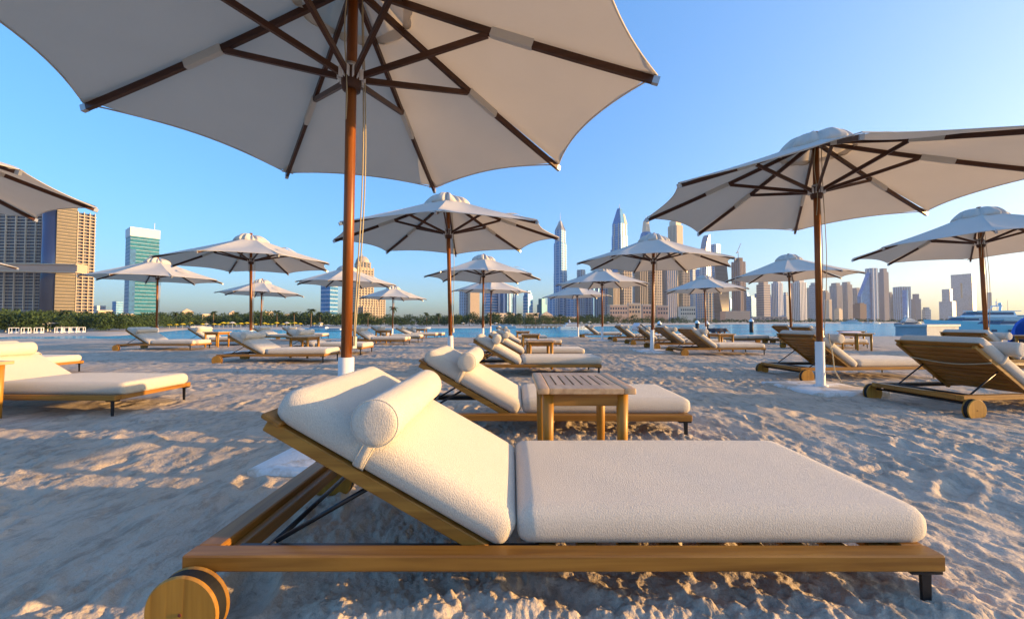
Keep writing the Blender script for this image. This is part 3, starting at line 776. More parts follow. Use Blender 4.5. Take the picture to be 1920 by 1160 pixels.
fs = [(i * 13 + j, (i + 1) * 13 + j, (i + 1) * 13 + j + 1, i * 13 + j + 1) for i in range(12) for j in range(12)]
o = MB().add(vs, fs, True).build('cloth_heap', DARKCLOTH); o.location = (9.6, 16.4, float(ground([(9.6, 16.4)])[0]) + .01); tag(o, 'dark cloth heap lying on the sand by a mooring pile', 'cloth')
# cord hanging across the back of the steep lounger
th = R(37); Bm = Matrix(((-math.cos(th), 0, math.sin(th), .79), (0, 1, 0, 0), (math.sin(th), 0, math.cos(th), .168), (0, 0, 0, 1)))
pts = [Bm @ Vector((.50 - .06 * math.sin(math.pi * k / 14), .06 + .64 * k / 14, -.036)) for k in range(15)]
rz = R(7); Mr = Matrix.Rotation(rz, 4, 'Z'); g = float(ground([(3.75, 3.4), (3.7, 4.2), (5.7, 3.7), (5.6, 4.4)]).mean()) - .012
o = MB().tube(pts, .006, 6).build('hanging_cord', CORDM); o.location = (3.74, 3.42, g); o.rotation_euler = (0, 0, rz)
tag(o, 'beige cord hanging slack across slatted lounger back', 'cord')
# loose cord by the white sleeve
pts = [(3.62, 4.70, .64), (3.64, 4.69, .45), (3.66, 4.67, .22), (3.70, 4.64, .09), (3.80, 4.58, .065), (3.98, 4.54, .05), (4.2, 4.53, .055), (4.4, 4.50, .045)]
cv = []
for i in range(len(pts) - 1):
    for q in range(4): cv.append(Vector(pts[i]).lerp(Vector(pts[i + 1]), q / 4) + Vector((0, .006 * math.sin(i * 4 + q), 0)))
o = MB().tube(cv, .006, 6).build('loose_cord', CORDM); tag(o, 'loose beige cord trailing from the white pole sleeve to the sand', 'cord')
# blue shell chair by the water with a small table in front
ch = thing('shell_chair', 'blue rounded shell chair standing beside the moored yachts', 'chair', (12.62, 9.9, float(ground([(12.6, 9.9)])[0])), R(205))
vs, fs = [], []; NA, NH = 22, 10
for i in range(NH + 1):
    f = i / NH
    for k in range(NA + 1):
        a = R(-115 + 230 * k / NA); r = .42 * (1 - .25 * f * f) ; h = .85 * f * (.55 + .45 * math.cos(a) * .9 + .1)
        vs.append((-r * math.cos(a), r * math.sin(a), .05 + h))
fs = [(i * (NA + 1) + k, i * (NA + 1) + k + 1, (i + 1) * (NA + 1) + k + 1, (i + 1) * (NA + 1) + k) for i in range(NH) for k in range(NA)]
o = MB().add(vs, fs, True).build('shell', BLUEM, ch); md = o.modifiers.new('t', 'SOLIDIFY'); md.thickness = .05
cushion(MB(), .6, .6, .16, .06, Matrix.Translation((-.28, -.30, .26)), .01, 12, 12, 4).build('seat_pad', DARKCLOTH, ch)
MB().lathe([(0, 0), (.36, 0), (.36, .25), (0, .25)], 24).build('base_ring', BLUEM, ch)
table(11.75, 9.0, 10, 'teak table in front of the blue shell chair')
HAZE = 0.00007
# ------------------------------------------------------------------ skyline
def glass(name, c, rough=.42, metal=.30, var=.12, sx=.02, sz=.05):
    m, nt, b = newmat(name); b.inputs['Roughness'].default_value = rough; b.inputs['Metallic'].default_value = metal; b.inputs['Specular IOR Level'].default_value = .3
    tc = nt.nodes.new('ShaderNodeTexCoord'); mp = nt.nodes.new('ShaderNodeMapping'); mp.inputs['Scale'].default_value = (.35, .35, .28)
    nt.links.new(tc.outputs['Object'], mp.inputs[0])
    v = nt.nodes.new('ShaderNodeTexWhiteNoise'); fl = nt.nodes.new('ShaderNodeVectorMath'); fl.operation = 'FLOOR'
    nt.links.new(mp.outputs[0], fl.inputs[0]); nt.links.new(fl.outputs[0], v.inputs[0])
    r = nt.nodes.new('ShaderNodeMapRange'); r.inputs[3].default_value = 1 - 2.2 * var; r.inputs[4].default_value = 1 + var
    nt.links.new(v.outputs['Value'], r.inputs[0])
    mx = nt.nodes.new('ShaderNodeMix'); mx.data_type = 'RGBA'; mx.blend_type = 'MULTIPLY'; mx.inputs[0].default_value = 1
    mx.inputs[6].default_value = (*c, 1); nt.links.new(r.outputs[0], mx.inputs[7]); nt.links.new(mx.outputs[2], b.inputs['Base Color'])
    return m
G = {
 'blue': glass('blue_glass', (.06, .22, .44)), 'deep': glass('deep_blue_glass', (.03, .12, .28)), 'teal': glass('teal_glass', (.003, .13, .20), .4, .2),
 'dark': glass('dark_glass', (.06, .065, .09), .3, .3), 'grey': glass('grey_glass', (.22, .25, .30), .35, .3), 'bronze': glass('bronze_glass', (.085, .075, .055), .45, .2, .04),
}
W_ = {
 'white': plain('pale_cladding', (.62, .62, .62), .6), 'beige': plain('beige_render', (.56, .44, .30), .8, var=.06, scale=.2), 'cream': plain('cream_render', (.62, .52, .40), .8),
 'rose': plain('rose_render', (.50, .33, .24), .8, var=.06, scale=.2), 'brown': plain('brown_render', (.15, .10, .085), .8), 'ltblue': plain('pale_blue_cladding', (.40, .50, .60), .5),
 'hazy': plain('hazed_stone', (.38, .36, .36), .8, var=.06, scale=.2), 'conc': plain('bare_concrete', (.20, .19, .22), .85, var=.1, scale=.1), 'sandst': plain('sandstone', (.50, .38, .25), .85, var=.08, scale=.3),  # hazy: stone greyed in its colour to stand in for distance haze
}
WIN = plain('window_dark', (.05, .06, .08), .15, 0, .6)

def tower(name, label, pxc, pxw, d, ytop, rot, body, band, tiers=((0, 1, 1),), fl=7.0, fins=0, finm='white', crown=None, cat='tower', asp=1.0, finw=1.2, ledge=.5, bt=.2, group='towers of the skyline'):
    """a tower on its own ground: square-ish plan of the right apparent width, floors as ledges, vertical fins, a crown"""
    p = at(pxc, d); az = math.atan2(p.x, p.y); H = CAMZ + (HOR - ytop) / FPX * d - LANDZ
    wv = pxw / FPX * d * math.cos(az); r = R(rot); a = wv / (abs(math.cos(r)) + asp * abs(math.sin(r))); b = a * asp
    t = thing(name, label, cat, (p.x, p.y, LANDZ), -az + r, group)
    bm = MB(); lm = MB(); fm = MB(); nb = nf = 0
    for (z0, z1, s) in tiers:
        hx, hy = a * s / 2, b * s / 2; bm.box(-hx, hx, -hy, hy, z0 * H, z1 * H)
        z = z0 * H + fl * .6
        while band and z < z1 * H - 1:
            lm.box(-hx - ledge, hx + ledge, -hy - ledge, hy + ledge, z, z + fl * bt); nb += 1; z += fl
        if fins:
            for i in range(fins):
                u = -1 + 2 * (i + .5) / fins
                for (xa, ya) in ((u * hx, -hy), (u * hx, hy), (-hx, u * hy), (hx, u * hy)):
                    fm.box(xa - finw, xa + finw, ya - finw, ya + finw, z0 * H + .3, z1 * H + 1.2); nf += 1
    bm.build('facade', G.get(body) or W_[body], t)
    if nb: lm.build('floor_ledges', W_[band], t, 'stuff')
    if nf: fm.build('facade_fins', W_[finm], t, 'stuff')
    s = tiers[-1][2]; hx, hy = a * s / 2, b * s / 2
    return t, H, hx, hy

# twin apartment complex on the left ----------------------------------
def apartment_slab():
    d = 560; p = at(-40, d); az = math.atan2(p.x, p.y); H = CAMZ + (HOR - 372) / FPX * d - LANDZ
    t = thing('apartment_tower', 'dark apartment slab gridded with pale balcony lines, broader of the linked pair', 'building', (p.x, p.y, LANDZ), R(2))
    L, D = 172.0, 24.0
    MB().box(-L / 2, L / 2, 0, D, 0, H).build('facade', G['dark'], t)
    m = MB(); n = 0; z = 8
    while z < H - 2:
        m.box(-L / 2 - .8, L / 2 + .8, -1.8, D + 1, z, z + .7); z += 4.35
    m.build('balcony_slabs', W_['cream'], t, 'stuff')
    m = MB(); x = -L / 2
    while x <= L / 2 + .1:
        m.box(x - .40, x + .40, -2.0, .4, 0, H + .5); x += 13.2
    m.build('party_walls', W_['cream'], t, 'stuff')
    m = MB(); x = -L / 2 + 4.4
    while x < L / 2:
        m.box(x - .3, x + .3, -.5, .3, 0, H - 1); x += 6.6
    m.build('brown_piers', W_['brown'], t, 'stuff')
    m = MB(); z = 8
    while z < H - 2:
        m.lathe([(3.6, z), (3.6, z + 1.6)], 16, Matrix.Translation((L / 2 + .5, 2, 0)), True); m.lathe([(0, z + 1.6), (3.6, z + 1.6)], 16, Matrix.Translation((L / 2 + .5, 2, 0)), False); z += 4.35
    m.build('corner_balconies', W_['white'], t, 'stuff')
apartment_slab()
def apartment_round():
    d = 545; p = at(128, d); az = math.atan2(p.x, p.y); H = CAMZ + (HOR - 381) / FPX * d - LANDZ
    k = d / FPX
    t = thing('apartment_tower', 'narrower linked tower with blue rounded glass corner and gold balconies', 'building', (p.x, p.y, LANDZ), -az + R(10))
    def X(px): return (px - 128) * k * .80
    MB().lathe([(0, 0), (X(106) - X(86), 0), (X(106) - X(86), H - 6), (0, H - 6)], 40, Matrix.Translation((X(106), 16, 0))).build('glass_corner', glass('rounded_blue_glass', (.07, .09, .15), .14, .85, .03), t)
    MB().box(X(106), X(139), 2, 30, 0, H).build('bronze_wall', G['bronze'], t)
    m = MB(); z = 5
    while z < H - 3: m.box(X(106) + .1, X(139), 1.75, 2.2, z, z + .35); z += 4.35
    m.build('floor_lines', W_['beige'], t, 'stuff')
    MB().box(X(139), X(170), 4.5, 30, 0, H - 9).build('balcony_wing', G['dark'], t)
    m = MB(); z = 6
    while z < H - 10: m.box(X(139), X(171), 1.2, 30.4, z, z + .9); z += 4.35
    m.build('balcony_slabs', W_['beige'], t, 'stuff')
    m = MB()
    for px in (140, 150, 160, 169): m.box(X(px) - .3, X(px) + .3, 1.0, 4.6, 0, H - 8)
    m.build('party_walls', W_['beige'], t, 'stuff')
    MB().box(X(108), X(137), 5, 28, H, H + 3).build('roof_plant', W_['brown'], t)
apartment_round()
p0, p1 = at(-140, 548, 500), at(152, 526, 504)
m = MB(); m.bar((p0.x, p0.y, p0.z), (p1.x, p1.y, p1.z), 12, 8.5); o = m.build('sky_bridge', W_['rose']); m2 = MB(); m2.bar((p0.x, p0.y - 1, p0.z - 4.9), (p1.x, p1.y - 1, p1.z - 4.9), 13.5, 1.0); m2.bar((p0.x, p0.y - 1, p0.z + 4.9), (p1.x, p1.y - 1, p1.z + 4.9), 13.5, 1.0); m2.build('edge_trim', W_['beige'], o)
tag(o, 'beige sky bridge running across the two linked apartment towers', 'bridge')

# teal tower with white cap
t, H, hx, hy = tower('office_tower', 'teal glass tower with a thick white cap', 264, 64, 800, 447, 10, 'teal', 'ltblue', fl=7.0, ledge=.3, bt=.09, cat='tower')
MB().box(-hx - .6, hx + .6, -hy - .6, hy + .6, H, H + 17).build('white_cap', W_['white'], t)
MB().box(-hx - .2, -hx + 8, -hy - .5, hy - 4, 0, H - 25).build('side_bay', G['deep'], t)
MB().tube([(hx - 4, 0, H + 17), (hx - 4, 0, H + 34)], .5, 6).build('mast', W_['white'], t)
tower('office_block', 'small pale blue office block beside the teal tower', 220, 20, 900, 565, 30, 'blue', 'ltblue', fl=5, cat='building')
tower('office_block', 'low grey block between the twin towers and the teal tower', 186, 24, 900, 573, 25, 'grey', 'white', fl=6, cat='building')
tower('office_tower', 'slim blue and silver glass tower behind the thick umbrella pole', 617, 32, 900, 533, 50, 'blue', 'ltblue', fl=9, ledge=.2)
# domed hotel
def domed_hotel():
    d = 700; k = d / FPX; p = at(695, d); az = math.atan2(p.x, p.y); yh = lambda y: CAMZ + (HOR - y) / FPX * d - LANDZ
    t = thing('domed_hotel', 'sandstone hotel tower with a dome and arched crown', 'building', (p.x, p.y, LANDZ), -az + R(24))
    X = lambda px: (px - 695) * k * .93
    def wing(nm, x0, x1, y0, y1, h, n):
        MB().box(x0, x1, y0, y1, 0, h).build(nm, W_['sandst'], t)
        m = MB(); z = 6
        while z < h - 3:
            for i in range(n):
                xa = x0 + (x1 - x0) * (i + .25) / n; xb = x0 + (x1 - x0) * (i + .75) / n; m.box(xa, xb, y0 - .25, y0 + .3, z, z + 2.4)
            ny = max(2, int(abs(y1 - y0) / 5))
            for i in range(ny):
                ya = y0 + (y1 - y0) * (i + .25) / ny; yb = y0 + (y1 - y0) * (i + .75) / ny; m.box(x1 - .3, x1 + .25, ya, yb, z, z + 2.4); m.box(x0 - .25, x0 + .3, ya, yb, z, z + 2.4)
            z += 4.2
        m.build('windows', WIN, t, 'stuff')
        m = MB()
        for i in range(n + 1):
            xa = x0 + (x1 - x0) * i / n; m.box(xa - .6, xa + .6, y0 - .8, y0 + .2, 0, h + 1)
        m.build('piers', W_['beige'], t, 'stuff')
    wing('central_wing', X(669), X(700), 0, 26, yh(503), 5)
    wing('side_wing', X(700.3), X(727), 3, 24, yh(552), 5)
    wing('front_annex', X(676), X(706), -8, -.3, yh(575), 5)
    cx = X(684); wing('drum', X(673), X(696), 5, 25, yh(492), 3)
    dome = MB().lathe([(11.5 * math.cos(a), 11.5 * 1.05 * math.sin(a)) for a in [R(q * 9) for q in range(0, 11)]], 24, Matrix.Translation((cx, 14, yh(492)))).build('dome', plain('dome_lattice', (.40, .34, .28), .6, var=.35, scale=.5), t)
    MB().tube([(cx, 14, yh(492) + 12), (cx, 14, yh(492) + 17)], [.7, .2], 8).build('finial', W_['beige'], dome)
    for i in range(3):
        m = MB(); x = cx - 5.5 + i * 5.5
        poly = [(x - 1.5, 0), (x + 1.5, 0)] + [(x + 1.5 * math.cos(a), 6 + 1.5 * math.sin(a)) for a in [R(q * 30) for q in range(7)]]
        m.add([(a, 4.6, yh(503) + 3 + b) for a, b in poly], [tuple(range(len(poly)))]); m.build('arched_window', WIN, t)
domed_hotel()
# middle group
tower('office_tower', 'grey and blue striped office tower beside the sandstone block', 872, 22, 1000, 545, 40, 'grey', 'ltblue', fl=7, fins=3, finm='ltblue')
tower('apartment_block', 'plain sandstone coloured block among blue glass towers', 888, 22, 980, 547, 15, 'sandst', None, cat='building')
tower('office_tower', 'white banded glass tower behind the middle umbrellas', 921, 26, 1050, 550, 42, 'blue', 'white', fl=7)
tower('office_tower', 'deep blue tower with a pale central strip', 950, 36, 1050, 547, 48, 'deep', None, fins=2, finm='ltblue', finw=2.4)
tower('office_tower', 'blue tower with a curved sloping top standing alone', 990, 18, 1050, 545, 45, 'blue', 'ltblue', fl=8, ledge=.2, tiers=((0, .84, 1), (.84, .93, .82), (.93, 1, .6)))
tower('office_tower', 'short dark teal tower with a stepped shoulder', 1016, 18, 1050, 560, 45, 'teal', None, tiers=((0, .75, 1), (.75, 1, .72)))
t, H, hx, hy = tower('skyscraper', 'tall blue tower with balcony teeth, white ribbed crown and needle', 1051, 25, 1250, 432, 55, 'blue', 'ltblue', fl=7.5, fins=2, finm='ltblue', ledge=.8, tiers=((0, .52, 1), (.52, .86, .96), (.86, 1, .82)))
m = MB(); m.prism([(-hx, -hy), (hx, -hy), (hx, hy), (-hx, hy)], H, H + 26, None, .18); m.build('crown', G['grey'], t)
m = MB()
for i in range(5):
    u = -1 + .5 * i; m.bar((u * hx, -hy, H), (u * hx * .2, -hy * .2, H + 30), 1.2, 1.2); m.bar((-hx, u * hy, H), (-hx * .2, u * hy * .2, H + 30), 1.2, 1.2); m.bar((hx, u * hy, H), (hx * .2, u * hy * .2, H + 30), 1.2, 1.2)
m.build('crown_ribs', W_['white'], t, 'stuff'); MB().tube([(0, 0, H + 24), (0, 0, H + 56)], [1.2, .3], 8).build('needle', W_['white'], t)
for i, (pc, pw, yt, bd, bn) in enumerate([(1037, 20, 556, 'blue', 'ltblue'), (1072, 24, 553, 'blue', 'white'), (1090, 16, 506, 'grey', 'ltblue'), (1100, 22, 550, 'deep', 'ltblue'), (1120, 12, 556, 'teal', None), (1133, 18, 535, 'deep', 'white')]):
    tower('office_tower', ['wide blue glass block at the foot of the needle tower', 'blue tower with white bands beside the needle tower', 'grey stepped tower peeking above an umbrella by the needle tower', 'deep blue tower with pale bands behind the small boat', 'narrow teal tower between two deep blue ones', 'deep blue tower with white edge beside the gold lit blocks'][i], pc, pw, 1230 + 12 * i, yt, 58 - 3 * i, bd, bn, fl=7, fins=2, finm='ltblue')
# tall three
t, H, hx, hy = tower('skyscraper', 'tallest stepped tower with blue pyramid top and gold right flank', 1163, 40, 1320, 420, 54, 'blue', 'ltblue', fl=7.5, ledge=.4, fins=2, finm='cream', bt=.15, tiers=((0, .60, 1), (.60, .74, .88), (.74, .88, .76), (.88, 1, .70)))
MB().prism([(-hx, -hy), (hx, -hy), (hx, hy), (-hx, hy)], H, H + 52, None, .30).build('pyramid_top', G['blue'], t)
MB().prism([(hx * .2, -hy * 1.05), (hx * 1.05, -hy * 1.05), (hx * 1.05, hy), (hx * .2, hy)], H, H + 34, None, .55).build('pale_flank', W_['cream'], t)
MB().tube([(0, 0, H + 50), (0, 0, H + 68)], [1.5, .4], 8).build('spire', W_['white'], t)
t, H, hx, hy = tower('skyscraper', 'tower with round blue drum and small lantern top', 1213, 32, 1350, 452, 48, 'grey', 'white', fl=7.5, fins=3, finm='cream')
MB().lathe([(hx * 1.05, H - 12), (hx * 1.12, H + 8), (hx * .9, H + 26), (hx * .72, H + 30)], 24).build('blue_drum', G['blue'], t)
MB().prism([(hx * .7 * math.cos(a), hx * .7 * math.sin(a)) for a in [R(45 * q) for q in range(8)]], H + 30, H + 66, None, .72).build('lantern', W_['cream'], t)
MB().prism([(hx * .5 * math.cos(a), hx * .5 * math.sin(a)) for a in [R(45 * q) for q in range(8)]], H + 66, H + 78, None, .2).build('lantern_cap', G['grey'], t); MB().tube([(0, 0, H + 76), (0, 0, H + 88)], [.8, .3], 6).build('spire', W_['white'], t)
t, H, hx, hy = tower('skyscraper', 'ribbed tower with flat stepped crown right of the drum tower', 1268, 28, 1350, 424, 52, 'grey', None, fins=6, finm='cream', finw=1.5)
MB().box(-hx * .8, hx * .8, -hy * .8, hy * .8, H, H + 18).build('crown_step', W_['cream'], t); MB().box(-hx * .55, hx * .55, -hy * .55, hy * .55, H + 18, H + 32).build('crown_top', W_['cream'], t)
# gold lit slabs between them
for i, (pc, pw, yt, bd, fm) in enumerate([(1151, 22, 512, 'bronze', 'beige'), (1172, 26, 498, 'dark', 'beige'), (1203, 26, 500, 'bronze', 'beige'), (1227, 30, 486, 'dark', 'cream'), (1254, 30, 490, 'deep', 'cream'), (1283, 22, 478, 'dark', 'beige')]):
    tower('apartment_tower', ['bronze slab tower lowest in the gold lit row', 'dark tower with beige ribs below the tallest tower', 'bronze tower with beige ribs below the drum tower', 'broad dark tower with cream ribs below the drum tower', 'blue tower with cream ribs beneath the flat crown', 'dark ribbed tower at the end of the gold lit row'][i], pc, pw, 1180 + 15 * i, yt, 38 - 4 * (i % 3), bd, 'beige' if i % 2 else None, fl=8, fins=5, finm=fm, finw=.9)
t, H, hx, hy = tower('skyscraper', 'tower with a curved sail shaped tip', 1324, 20, 1450, 470, 55, 'grey', 'ltblue', fl=8, fins=2, finm='white')
m = MB(); pr = [(-hx, 0)] + [(-hx + 2 * hx * (q / 10), 58 * math.sin(R(90 * q / 10)) ** .8) for q in range(1, 11)] + [(hx, 0)]
n = len(pr); m.add([(x, -hy * .9, H + z) for x, z in pr] + [(x, hy * .9, H + z) for x, z in pr], [tuple(range(n)), tuple(range(2 * n - 1, n - 1, -1))] + [(i, (i + 1) % n, n + (i + 1) % n, n + i) for i in range(n)]); m.build('sail_tip', G['grey'], t)
tower('skyscraper', 'pale blue tower right of the sail tipped one', 1343, 19, 1500, 458, 55, 'blue', 'white', fl=8, fins=2)
# twisted tower
d = 1300; p = at(1353, d); az = math.atan2(p.x, p.y); H = CAMZ + (HOR - 492) / FPX * d - LANDZ
t = thing('twisted_tower', 'twisting tower that turns a quarter as it rises, gold glint low', 'tower', (p.x, p.y, LANDZ), -az, 'towers of the skyline')
m = MB(); m2 = MB(); a = 17; N = 44
for i in range(N):
    Mz = Matrix.Rotation(R(70 - 80 * i / N), 4, 'Z'); m.box(-a, a, -a * .8, a * .8, H * i / N, H * (i + .72) / N, Mz); m2.box(-a - .4, a + .4, -a * .8 - .4, a * .8 + .4, H * (i + .72) / N, H * (i + 1) / N, Mz)
m.build('facade', G['bronze'], t); m2.build('floor_ledges', W_['conc'], t, 'stuff')
tower('apartment_tower', 'pale gold blue tower left of the twisted one', 1322, 30, 1350, 545, 36, 'blue', 'cream', fl=8, fins=3, finm='cream')
# tower under construction with crane
t, H, hx, hy = tower('unfinished_tower', 'dark unfinished tower carrying a crane', 1386, 27, 1400, 484, 55, 'conc', 'conc', fl=7, fins=4, finm='brown', tiers=((0, .94, 1), (.94, 1, .6)))
m = MB(); m.tube([(0, 0, H), (0, 0, H + 22)], 1.0, 4); m.bar((-6, 0, H + 20), (14, 0, H + 52), 1.2, 1.2); m.bar((-10, 0, H + 18), (0, 0, H + 22), 2.5, 2.5); m.build('crane', W_['conc'], t)
tower('apartment_block', 'rose brown low block with stepped floors below the crane tower', 1378, 56, 1200, 583, 25, 'rose', 'beige', fl=6, cat='building', asp=.5)
rt = [(1408, 20, 555, 'blue', 'ltblue', 0, 1500, 'short blue block beside the crane tower'), (1432, 26, 528, 'conc', 'cream', 0, 1400, 'brown tower with banded lit side'), (1458, 22, 526, 'blue', None, 4, 1420, 'blue tower with vertical white stripes'),
      (1498, 30, 525, 'grey', None, 5, 1450, 'grey blue tower with a gold lit right strip'), (1528, 20, 530, 'grey', 'ltblue', 0, 1600, 'grey tower half behind the white sleeved umbrella'), (1546, 22, 545, 'grey', None, 5, 1650, 'grey ribbed tower beside the white sleeved umbrella pole'),
      (1568, 24, 531, 'grey', None, 5, 1700, 'hazy grey ribbed tower with stepped roof'), (1588, 22, 529, 'grey', None, 5, 1720, 'hazy grey ribbed tower with flat roof'), (1606, 20, 540, 'grey', None, 4, 1740, 'shorter hazy grey ribbed tower'),
      (1612, 26, 568, 'brown', 'brown', 0, 1450, 'squat brown block before the hazy ribbed towers'), (1572, 16, 578, 'beige', 'cream', 0, 1400, 'small sunlit beige block on the marina'), (1553, 14, 562, 'beige', None, 3, 1500, 'narrow beige block on the marina'),
      (1658, 20, 503, 'conc', 'conc', 0, 1650, 'dark unfinished tower right of the balcony tower'), (1668, 16, 548, 'grey', None, 3, 1800, 'pale hazy tower beside the dark unfinished one')]
for (pc, pw, yt, bd, bn, fi, dd, lb) in rt:
    tower('apartment_tower' if fi else 'office_tower', lb, pc, pw, dd, yt, 48 + (pc % 9), bd, bn, fl=8, fins=fi, finm='cream' if bd in ('sandst', 'beige', 'hazy') else ('hazy' if pc > 1540 else 'white'), tiers=((0, .93, 1), (.93, 1, .7)) if pc % 2 == 0 else ((0, 1, 1),))
t, H, hx, hy = tower('apartment_tower', 'tall tower of sunlit balconies with blue sloping flank', 1636, 24, 1550, 503, 46, 'blue', 'cream', fl=7.5, ledge=1.0, fins=2, finm='white')
m = MB(); m.add([(-hx - 40, -hy * .6, 0), (-hx, -hy * .6, 0), (-hx, -hy * .6, H * .93), (-hx - 40, -hy * .6, H * .48), (-hx - 40, hy * .6, 0), (-hx, hy * .6, 0), (-hx, hy * .6, H * .93), (-hx - 40, hy * .6, H * .48)],
                [(0, 1, 2, 3), (7, 6, 5, 4), (3, 2, 6, 7), (0, 3, 7, 4), (1, 5, 6, 2)]); m.build('sloping_flank', G['blue'], t)
fill = [(1104, 14, 522, 'grey', 'ltblue', 1700, 'slim grey tower far behind the deep blue blocks'), (1122, 12, 531, 'blue', 'ltblue', 1700, 'slim blue tower far behind the narrow teal one'), (1192, 12, 462, 'grey', None, 1650, 'slender grey tower showing between the tallest and the drum tower'), (1238, 12, 456, 'blue', 'ltblue', 1650, 'slender blue tower between the drum and the ribbed tower'),
        (1300, 14, 468, 'grey', 'ltblue', 1600, 'grey banded tower left of the sail tipped one'), (1311, 12, 505, 'blue', 'white', 1500, 'blue tower with white bands below the sail tip'), (1362, 10, 530, 'grey', None, 1700, 'thin grey tower between the twisted and the crane tower'), (1474, 12, 548, 'grey', 'ltblue', 1700, 'short grey tower right of the striped blue one'),
        (1484, 10, 535, 'blue', None, 1800, 'thin blue tower behind an umbrella pole'), (1516, 12, 540, 'hazy', None, 1700, 'thin stone tower with lit edge'), (1537, 10, 552, 'grey', 'cream', 1750, 'short banded tower near the white sleeved pole'), (1578, 12, 545, 'grey', None, 1900, 'pale tower behind the hazy ribbed pair'), (1683, 12, 560, 'grey', 'white', 1900, 'low pale tower behind the curved one')]
for (pc, pw, yt, bd, bn, dd, lb) in fill:
    tower('office_tower', lb, pc, pw, dd, yt, 44 + pc % 13, bd, bn, fl=8, fins=2 if bn is None else 0, finm='cream', tiers=((0, .9, 1), (.9, 1, .66)) if pc % 3 else ((0, 1, 1),))
bk = random.Random(21)
for k, pc in enumerate([1098, 1112, 1128, 1146, 1182, 1198, 1222, 1246, 1262, 1295, 1332, 1350, 1368, 1400, 1420, 1446, 1470, 1490, 1508, 1524, 1542, 1560, 1582, 1600, 1622]):
    mid = max(0, 1 - abs(pc - 1210) / 160.0); yt = 548 - 62 * mid + bk.uniform(-16, 12)
    tower('office_tower', 'hazy blue grey tower in the back row of the skyline', pc, bk.uniform(9, 15), 1950 + bk.uniform(0, 300), yt, bk.uniform(50, 68), bk.choice(['blue', 'grey', 'deep', 'blue']), bk.choice([None, 'ltblue']), fl=9, fins=bk.choice([0, 2, 3]), finm='ltblue', bt=.16,
          tiers=bk.choice([((0, .86, 1), (.86, .95, .74), (.95, 1, .4)), ((0, .92, 1), (.92, 1, .6)), ((0, 1, 1),)]), group='back row towers of the skyline')
# curved pair and slotted tower far right
t, H, hx, hy = tower('office_tower', 'broad tower with curved blue front and lit slot', 1692, 34, 1750, 538, 40, 'grey', None, fins=4, finm='ltblue')
MB().lathe([(hx * .7, 0), (hx * .7, H * .9), (0, H * .9)], 20, Matrix.Translation((-hx * .2, -hy * .7, 0))).build('curved_front', G['blue'], t)
tower('office_tower', 'stepped tower with a short mast right of the curved one', 1718, 19, 1780, 551, 40, 'conc', 'grey' if False else 'conc', fl=9, tiers=((0, .82, 1), (.82, 1, .66)))
tower('office_block', 'small rounded block before the hazy far towers', 1737, 17, 1700, 576, 35, 'grey', 'white', fl=7, cat='building', tiers=((0, .85, 1), (.85, 1, .7)))
t, H, hx, hy = tower('slotted_tower', 'hazy grey tower pierced by a tall narrow slot', 1808, 47, 2300, 559, -20, 'grey', None, fins=0, asp=.5)
Ht = CAMZ + (HOR - 514) / FPX * 2300 - LANDZ
MB().box(-hx, -hx * .08, -hy, hy, H, Ht).build('upper_leg', G['grey'], t); MB().box(hx * .08, hx, -hy, hy, H, Ht).build('upper_leg', G['grey'], t); MB().box(-hx * .079, hx * .079, -hy, hy, Ht - 50, Ht - .3).build('bridge_top', G['grey'], t)
tower('office_tower', 'hazy stepped tower left of the slotted one', 1777, 32, 2250, 542, -25, 'grey', None, fins=0, tiers=((0, .62, 1), (.62, 1, .62)), asp=.6)
tower('office_tower', 'slim hazy tower behind an umbrella pole near the masts', 1856, 9, 2300, 548, 35, 'grey', None, fins=0)

# low buildings behind the trees --------------------------------------
def villa(pxc, pxw, d, ytop, mat, label, roof='flat', nwin=5, rows=2, rot=18):
    p = at(pxc, d); az = math.atan2(p.x, p.y); H = CAMZ + (HOR - ytop) / FPX * d - LANDZ; wv = pxw / FPX * d * math.cos(az) / 1.15
    t = thing('low_building', label, 'building', (p.x, p.y, LANDZ), -az + R(rot), 'low buildings behind the trees')
    D = wv * .5; MB().box(-wv / 2, wv / 2, 0, D, 0, H).build('wall', W_[mat], t)
    for i in range(nwin):
        for r in range(rows):
            x = -wv / 2 + wv * (i + .5) / nwin; zz = H * (.45 + .5 * (r + .3) / rows); w_ = wv / nwin * .28; h_ = H * .5 / rows * .5
            m = MB(); m.box(x - w_, x + w_, -.12, .1, zz, zz + h_); m.build('window', WIN, t)
    if roof == 'flat':
        MB().box(-wv / 2 - .5, wv / 2 + .5, -.5, D + .5, H, H + max(.6, H * .05)).build('roof', W_['cream'], t)
    elif roof == 'domes':
        for i in range(3):
            MB().lathe([(wv * .13 * math.cos(R(q * 15)), wv * .13 * math.sin(R(q * 15))) for q in range(7)], 14, Matrix.Translation((-wv * .34 + i * wv * .34, D / 2, H))).build('dome', W_['beige'], t)
    else:
        m = MB(); m.prism([(-wv / 2, 0), (wv / 2, 0), (wv / 2, D), (-wv / 2, D)], H, H + wv * .3, None, .05); m.build('roof', W_['sandst'], t)
    return t
